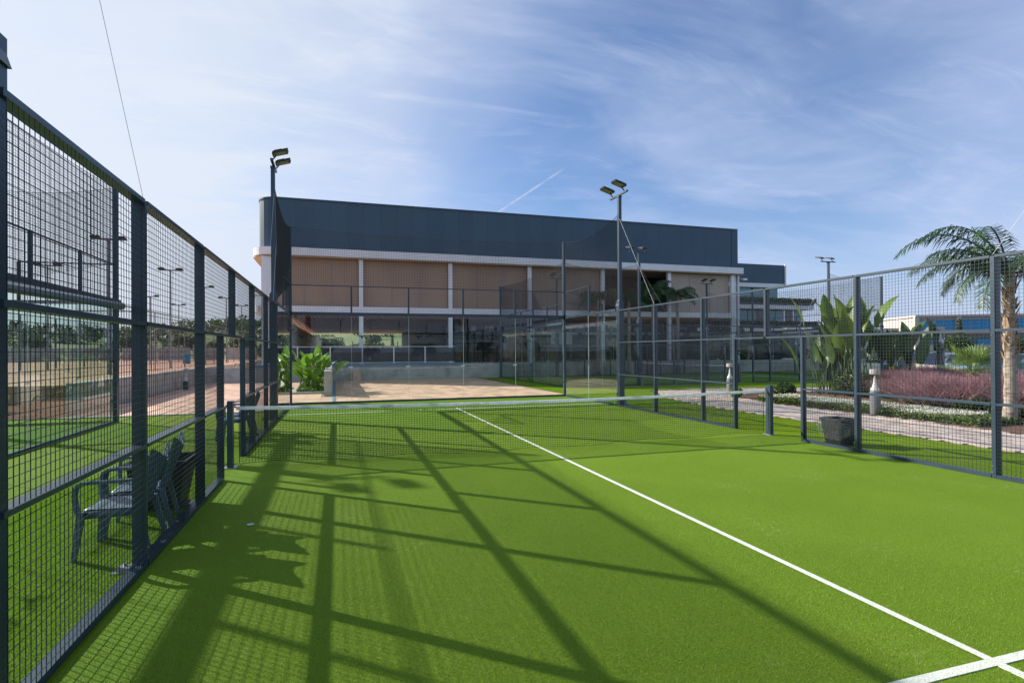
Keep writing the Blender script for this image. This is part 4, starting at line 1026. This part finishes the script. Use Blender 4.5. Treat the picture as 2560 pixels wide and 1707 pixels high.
qg = strip_pts(2200, (10.35, -1.4), (10.3, -2), (10.3, -3.2), .7)
Vl = small_leaves(np.concatenate([qa, qb]), .0, .16, .028); Vf = small_leaves(np.concatenate([qf, qg]), .15, .23, .017, True)
V = np.concatenate([Vl, Vf]); Fq = np.arange(len(V)).reshape(-1, 4); mi = np.concatenate([np.zeros(len(Vl)//4), np.ones(len(Vf)//4)])
tag(np_mesh('white_flowers', V, Fq, None, None, 'stuff', [GCOV, PETAL], mi), 'low mass of small white flowers along the paver path', 'flowers')
# pink muhly grass
def plumes(n, poly_pts, h0, h1):
    c = poly_pts; k = len(c); idx = rng.integers(0, k, n); base = c[idx]+rng.normal(0, .22, (n, 2)); h = rng.uniform(h0, h1, n)*(.72+.45*((idx*7919) % 97)/97); lean = rng.normal(0, .22, (n, 2))
    a = rng.uniform(0, 6.28, n); w = .006; V = np.empty((n, 3, 3)); z0 = h*rng.uniform(.25, .55, n)
    V[:, 0] = np.stack([base[:, 0]+lean[:, 0]*.4, base[:, 1]+lean[:, 1]*.4, z0], 1)-np.stack([np.cos(a)*w, np.sin(a)*w, 0*a], 1)
    V[:, 1] = V[:, 0]+2*np.stack([np.cos(a)*w*1.5, np.sin(a)*w*1.5, 0*a+.01], 1); V[:, 2] = np.stack([base[:, 0]+lean[:, 0]*1.6, base[:, 1]+lean[:, 1]*1.6, h], 1); return V.reshape(-1, 3)
cl = []
for i in range(200):
    x = rng.uniform(12.8, 21); y = rng.uniform(-1.5, 13)
    if y < (x-12.5)*.95+2.4+0*x and y < 8.2+.0*x or (x > 15.5 and y < (x-12.5)*.95+2.4 and y < 9.0): 
        if x-12.8 > abs(y-3)*.12 and y > (x-16)*1.05+.3 and y < 7.4 or (y <= 2.4 and x < 16 and y > -2 and x > 13.3): cl.append((x, y))
cl = np.array([c for c in cl if not (11.2 < c[0] < 13.0 and -1 < c[1] < .3)])
V1 = plumes(150000, cl, .55, .98); V2 = plumes(40000, cl, .3, .55)
V = np.concatenate([V1, V2]); Fq = np.arange(len(V)).reshape(-1, 3); mi = np.concatenate([np.zeros(len(V1)//3), np.ones(len(V2)//3)])
tag(np_mesh('pink_grass', V, Fq, None, None, 'stuff', [MUHLY, MGREEN], mi), 'mass of feathery pink muhly grass beyond the paver path', 'grass')

# ------------------------------------------------------------------ car park: wall, cars, posts
cwall = thing('cream_wall', (22.7, 7.6, 0), 'low cream wall along the car park behind the pink grass', 'wall')
def seg_wall(a, b, w, z1, m, parent, name):
    n = 7
    for i in range(n):
        p, q = [(a[0]+(b[0]-a[0])*t, a[1]+(b[1]-a[1])*t) for t in (i/n, (i+1)/n-.003)]; MB().bar((p[0], p[1], z1/2), (q[0], q[1], z1/2), w, z1).build(name, m, parent)
seg_wall((29, 14.1), (14, -1.4), .2, .88, CREAM, cwall, 'wall_panel')
def car(x, y, a, paint, label, suv=0., z=0):
    th = thing('parked_car', (x, y, z), label, 'car', 'cars parked behind the cream wall'); T = T2(x, y, a)
    pm = mat('car_paint', paint, .22, .5, spec=.6); H = 1.45+suv
    # body as lofted cross sections along x (length 4.4)
    def loft(sec):
        vs = []; fs = []
        for (xx, pts) in sec: vs += [(xx, p, q+z) for p, q in pts]
        n = len(sec[0][1])
        for i in range(len(sec)-1):
            for j in range(n): k, l = i*n+j, i*n+(j+1) % n; fs.append((k, l, l+n, k+n))
        fs += [tuple(range(n-1, -1, -1)), tuple((len(sec)-1)*n+j for j in range(n))]; return vs, fs
    def ring(w, z0, z1): return [(-w, z0), (-w*1.02, (z0+z1)/2), (-w*.95, z1-.05), (-w*.8, z1), (w*.8, z1), (w*.95, z1-.05), (w*1.02, (z0+z1)/2), (w, z0)]
    m = MB(T); m.add(*loft([(-2.2, ring(.72, .35, .72)), (-2.1, ring(.84, .28, .95)), (-1.5, ring(.88, .22, 1.0)), (.9, ring(.88, .22, .96)), (1.6, ring(.86, .22, .88)), (2.1, ring(.8, .25, .75)), (2.22, ring(.68, .32, .62))])); m.build('body', pm, th, True)
    c = MB(T); r4 = lambda w0, w1, z0, z1: [(-w0, z0), (-w1, z1), (w1, z1), (w0, z0)]
    c.add(*loft([(-2.0, r4(.78, .74, .92, .97)), (-1.35, r4(.80, .62, .94, H-.06)), (-.5, r4(.81, .64, .95, H)), (.35, r4(.81, .62, .94, H-.05)), (1.15, r4(.78, .74, .90, .94))])); c.build('windows', DGLASS, th)
    rf = MB(T); rf.add(*loft([(-1.4, [(-.6, H-.07), (-.6, H-.03), (.6, H-.03), (.6, H-.07)]), (-.5, [(-.64, H-.01), (-.62, H+.03), (.62, H+.03), (.64, H-.01)]), (.35, [(-.62, H-.06), (-.6, H-.02), (.6, H-.02), (.62, H-.06)])])); rf.build('roof', pm, th)
    for sx in (-1.35, 1.35):
        for sy in (-.80, .80):
            w = MB(T); vs = []; n = 14
            for yy in (sy-.1, sy+.1): vs += [(sx+.32*math.cos(2*math.pi*i/n), yy, z+.32+.32*math.sin(2*math.pi*i/n)) for i in range(n)]
            w.add(vs, [tuple(range(n)), tuple(range(2*n-1, n-1, -1))]+[(i, (i+1) % n, (i+1) % n+n, i+n) for i in range(n)]); wo = w.build('wheel', RUBBER, th)
            w = MB(T); yy = sy+(.105 if sy > 0 else -.105); w.add([(sx+.2*math.cos(2*math.pi*i/n), yy, z+.32+.2*math.sin(2*math.pi*i/n)) for i in range(n)], [tuple(range(n))]); w.build('rim', ALU, wo)
    for sy in (-.6, .6):
        MB(T).box(2.12, 2.2, sy-.14, sy+.14, .58+z, .68+z).build('headlight', WHITEP, th); MB(T).box(-2.2, -2.12, sy-.16, sy+.16, .75+z, .88+z).build('tail_light', mat('red_lens', (.4, .01, .01), .3), th)
    return th
car(33.5, 16.8, math.radians(225), (.02, .05, .14), 'dark blue car nearest the yellow posts behind the cream wall')
car(36.8, 20.2, math.radians(200), (.10, .14, .20), 'large grey-blue car behind the dark blue one', .12)
car(30.0, 12.2, math.radians(225), (.30, .40, .50), 'light silver-blue car partly hidden by the fan palm')
car(26.5, 9.2, math.radians(225), (.25, .35, .46), 'silver-blue car between fan palm and palm trunk')
car(38.5, 8.3, math.radians(225), (.03, .08, .22), 'blue car far right beyond the palm trunk')
car(23.0, 4.9, math.radians(225), (.02, .025, .035), 'black car right of the palm trunk behind the cream wall', .05)
car(46, 24, math.radians(270), (.30, .34, .38), 'pale grey car far back in the car park')
for x, y, lab in ((30.6, 16.6, 'wide yellow post left of the lantern post by the car park'), (31.6, 15.75, 'yellow post right of the lantern post by the car park')):
    th = thing('yellow_post', (x, y, 0), lab, 'post', 'yellow posts by the car park'); MB().box(x-.13, x+.13, y-.08, y+.08, .0, 1.05).build('panel', YEL, th); MB().box(x-.02, x+.08, y-.09, y-.082, .84, .96).build('red_mark', mat('red_mark', (.5, .02, .02), .5), th)
def white_planter(x, y, w, h, label, a=0):
    th = thing('white_planter', (x, y, 0), label, 'planter', 'white block planters'); T = T2(x, y, a)
    MB(T).box(-w/2, w/2, -.3, .3, .08, h).build('body', WHITEP, th)
    for s in (-1, 1): MB(T).box(s*w*.38-.08, s*w*.38+.08, -.2, .2, 0, .08).build('foot', DARK, th)
white_planter(29.6, 17.3, 1.25, .80, 'white block planter left of the yellow posts', -.28)
white_planter(32.5, 26.4, 1.35, .95, 'white louvred box standing on the lawn of the rear court', -.28)
white_planter(38.5, 27.8, 1.35, .95, 'farther white box near the rear wing', -.28)

# far blue-window building
Bf = thing('blue_window_building', (95, 72, 0), 'long cream building with blue window strips in the distance', 'building')
dx, dy = .885, -.465; bx, by = 98.0, 62.5
TF = T2(bx, by, math.atan2(dy, dx))
MB(TF).box(0, 90, .6, 14, 0, 7.4).build('wall', CREAM, Bf)
for i in range(12):
    x = i*6.6
    MB(TF).box(x-.35, x+.35, 0, .6, 0, 7.5).build('pier', CREAM, Bf)
    f = MB(TF).box(x+.4, x+6.2, .5, .56, 5.1, 6.9).build('window', BLUEG, Bf)
    p_ = MB(TF); 
    for k in range(1, 5): p_.box(x+.4+k*1.16-.03, x+.4+k*1.16+.03, .45, .495, 5.1, 6.9)
    p_.build('mullion', BLUEG, f)
    MB(TF).box(x+.4, x+6.2, .5, .56, 2.4, 3.3).build('window', BLUEG, Bf); MB(TF).box(x+.4, x+6.2, .5, .57, 3.32, 4.2).build('window', DGLASS, Bf)
MB(TF).box(-.3, 90, -.1, 14, 7.4, 7.75).build('roof_edge', CREAM, Bf); MB(TF).box(-.3, 90, -.1, .55, 4.4, 4.9).build('floor_band', CREAM, Bf)
MB(TF).box(-24, -1, 4, 16, 0, 5.6).build('low_wing', KERB, Bf)

# ------------------------------------------------------------------ trees
def tree_proto(h, r, m, n=1500, leaf=.16, seed=0):
    random.seed(seed); th = bpy.data.objects.new('broadleaf_tree', None); col.objects.link(th)
    tr = MB(); tr.tube([(0, 0, 0), (.05, .03, h*.3), (.02, -.04, h*.55), (0, 0, h*.8)], [h*.035, h*.028, h*.02, h*.006], 7); tr.build('trunk', BARK, th)
    lb = MB(); Vs = []; 
    for i in range(11):
        a = i*2.4; e = Vector((math.cos(a)*r*random.uniform(.35, .75), math.sin(a)*r*random.uniform(.35, .75), h*random.uniform(.48, .88)))
        lb.tube([(0, 0, h*random.uniform(.25, .5)), tuple(e*.5+Vector((0, 0, h*.22))), tuple(e)], [h*.014, h*.009, h*.004], 5)
        rr_ = r*random.uniform(.28, .48); V, _ = leafcloud(n//11, e.x, e.y, e.z, rr_, rr_, rr_*.75, leaf, .35); Vs.append(V)
    lb.build('limb', BARK, th); V = np.concatenate(Vs); np_mesh('crown', V, np.arange(len(V)).reshape(-1, 4), m, th); return th
protos = [tree_proto(5.5, 2.5, LEAF4, 3200, .17, 1), tree_proto(6.5, 2.6, LEAF3, 3200, .17, 2), tree_proto(5.0, 2.8, LEAF2, 3200, .18, 3)]
def conifer(seed):
    random.seed(seed); th = bpy.data.objects.new('cypress_tree', None); col.objects.link(th)
    MB().tube([(0, 0, 0), (0, 0, 7)], [.14, .03], 6).build('trunk', BARK, th); Vs = []
    for k in range(10): z = .8+k*.7; V, _ = leafcloud(190, 0, 0, z, 1.0*(1-k/11)+.12, 1.0*(1-k/11)+.12, .6, .13, .3); Vs.append(V)
    V = np.concatenate(Vs); np_mesh('crown', V, np.arange(len(V)).reshape(-1, 4), LEAF2, th); return th
protos.append(conifer(5))
used = [False]*4
def plant(k, x, y, z, s, label, grp, cat='tree'):
    o = protos[k] if not used[k] else copy_tree(protos[k])
    used[k] = True; o.location = (x, y, z); o.rotation_euler = (0, 0, random.uniform(0, 6.28)); o.scale = (s, s, s*random.uniform(.9, 1.1)); tag(o, label, cat, grp); return o
random.seed(21)
TR = 'trees beyond the car park'; TL = 'trees on the hill behind the clay courts'; TBk = 'trees behind the camera'
right_spots = [(45, 34, .95, 0, 'yellow-green tree left of the blue-window building'), (50, 38, .9, 1, 'olive tree behind the tall lantern post'), (56, 36, .85, 0, 'bright tree before the first blue window'),
  (60, 32, .8, 2, 'dark tree below the second blue window'), (64, 34, 1.0, 3, 'small cypress in front of the blue windows'), (58, 25, .75, 2, 'dark tree behind the large car'),
  (66, 26, .85, 0, 'yellow-green tree between palm and mesh post'), (72, 24, .8, 1, 'olive tree under the blue window strip at right'), (62, 17, .7, 2, 'low dark tree at the right edge behind cars'), (70, 14, .8, 0, 'tree at the far right edge beyond the palm'),
  (44, 42, .9, 2, 'dark tree right of the rear wing'), (39, 47, 1.1, 1, 'olive tree peeping out right of the rear wing')]
for x, y, s, k, lab in right_spots: plant(k, x, y, 0, s*(.80 if k < 3 else .7), lab, TR)
hd = thing('hedge', (60, 28, 0), 'long clipped dark hedge behind the parked cars', 'hedge')
Vh = []
for i in range(30): x, y = 44+i*1.6, 36-i*1.15; V, _ = leafcloud(420, x, y, .9, 1.2, 1.0, .95, .13, .5); Vh.append(V)
V = np.concatenate(Vh); np_mesh('foliage', V, np.arange(len(V)).reshape(-1, 4), LEAF2, hd)
MB().bar((44, 36, .3), (90, 3, .3), .15, .6).build('stem', BARK, hd)
# hills
def ridge(name, x0, x1, y, h, m, seed, depth=80):
    r_ = np.random.default_rng(seed); n = 80; xs = np.linspace(x0, x1, n); ph = r_.uniform(0, 6, 4)
    prof = h*(.72+.14*np.sin(xs*.016+ph[0])+.09*np.sin(xs*.043+ph[1])+.05*np.sin(xs*.11+ph[2])); rows = 8; V = []; 
    for j in range(rows+1):
        t = j/rows; V.append(np.stack([xs, np.full(n, y+depth*t), prof*np.sin(t*math.pi/2)**1.2-.1], 1))
    V = np.concatenate(V); Fq = np.array([[j*n+i, j*n+i+1, (j+1)*n+i+1, (j+1)*n+i] for j in range(rows) for i in range(n-1)])
    o = np_mesh(name, V, Fq, m); struct(o); return xs, prof
HILL = mat('hill_grass', (.12, .17, .05), .95, c2=(.24, .22, .11), ns=.035, bump=.3, bs=1)
hx, hp = ridge('hill', -420, 60, 90, 12, HILL, 3, 90)
hx2, hp2 = ridge('hill', -500, 600, 330, 20, mat('far_hill', (.07, .10, .06), .95, c2=(.11, .13, .08), ns=.01), 8, 120)
# woodland on the hill as one mass, with the trees that show singly as things
Vw = []
r_ = np.random.default_rng(5)
for i in range(620):
    x = r_.uniform(-330, 50); t = r_.uniform(0, 1)**.45; y = 90+90*t; z = np.interp(x, hx, hp)*math.sin(t*math.pi/2)**1.2; s = r_.uniform(1.2, 2.6)
    V, _ = leafcloud(70, x, y, z+s*.7, s, s, s*.85, .55, .4); Vw.append(V)
V = np.concatenate(Vw); tag(np_mesh('woodland', V, np.arange(len(V)).reshape(-1, 4), mat('hazed_far_leaf', (.14, .18, .075), .6, c2=(.10, .14, .05), ns=.3, trans=.2), None, 'stuff'), 'olive woodland covering the low hill at the left', 'woodland')  # leaf colour lightened to stand in for distance haze; no haze volume
left_spots = [(-42, 78, 1.2, 0), (-33, 84, 1.3, 2), (-25, 82, 1.1, 1), (-18, 88, 1.3, 2), (-60, 75, 1.2, 1), (-52, 82, 1.4, 2), (-13, 80, 1.0, 0), (-71, 80, 1.3, 0), (-4, 84, 1.3, 2), (3, 86, 1.2, 0), (10, 82, 1.2, 1), (18, 88, 1.4, 2), (26, 84, 1.2, 0), (7, 92, 1.0, 3), (-9, 95, 1.2, 3)]
words = ['left of the big near post', 'over the second fence bay', 'behind the lamp pole row', 'above the walkway', 'at the far left', 'far left behind the parasol', 'just left of the building', 'at the left border', 'under the building, left bay', 'under the building, second column', 'under the building, middle bay', 'under the building, right bay', 'under the building near the dark bar', 'seen under the building between trees', 'tall and narrow on the ridge']
kinds = ['yellow-green tree ', 'olive tree ', 'dark round tree ', 'cypress ']
for (x, y, s, k), w_ in zip(left_spots, words): plant(k, x, y, 0, s*.68, kinds[k]+w_, TL)
fw = thing('cream_wall', (0, 66, 0), 'pale distant wall with posts seen through the open ground floor', 'wall')
MB().box(-9, 9, 66, 66.2, 1.9, 2.55).build('wall_panel', CREAM, fw)
for i in range(10): MB().box(-9+i*2-.06, -9+i*2+.06, 65.9, 65.98, .0, 3.1).build('post', METAL, fw)
# trees and a hall behind the camera (they show in the glass)
for i in range(9): plant(i % 3, -26+i*7+random.uniform(-2, 2), -38-random.uniform(0, 8), 0, random.uniform(.40, .62), kinds[i % 3]+'behind the camera, '+('nearest the left lamp pole','left of the court middle','just left of the camera line','behind the camera itself','right of the camera line','behind the right half of the court','beyond the right fence','over the paver path','farthest to the right')[i], TBk)
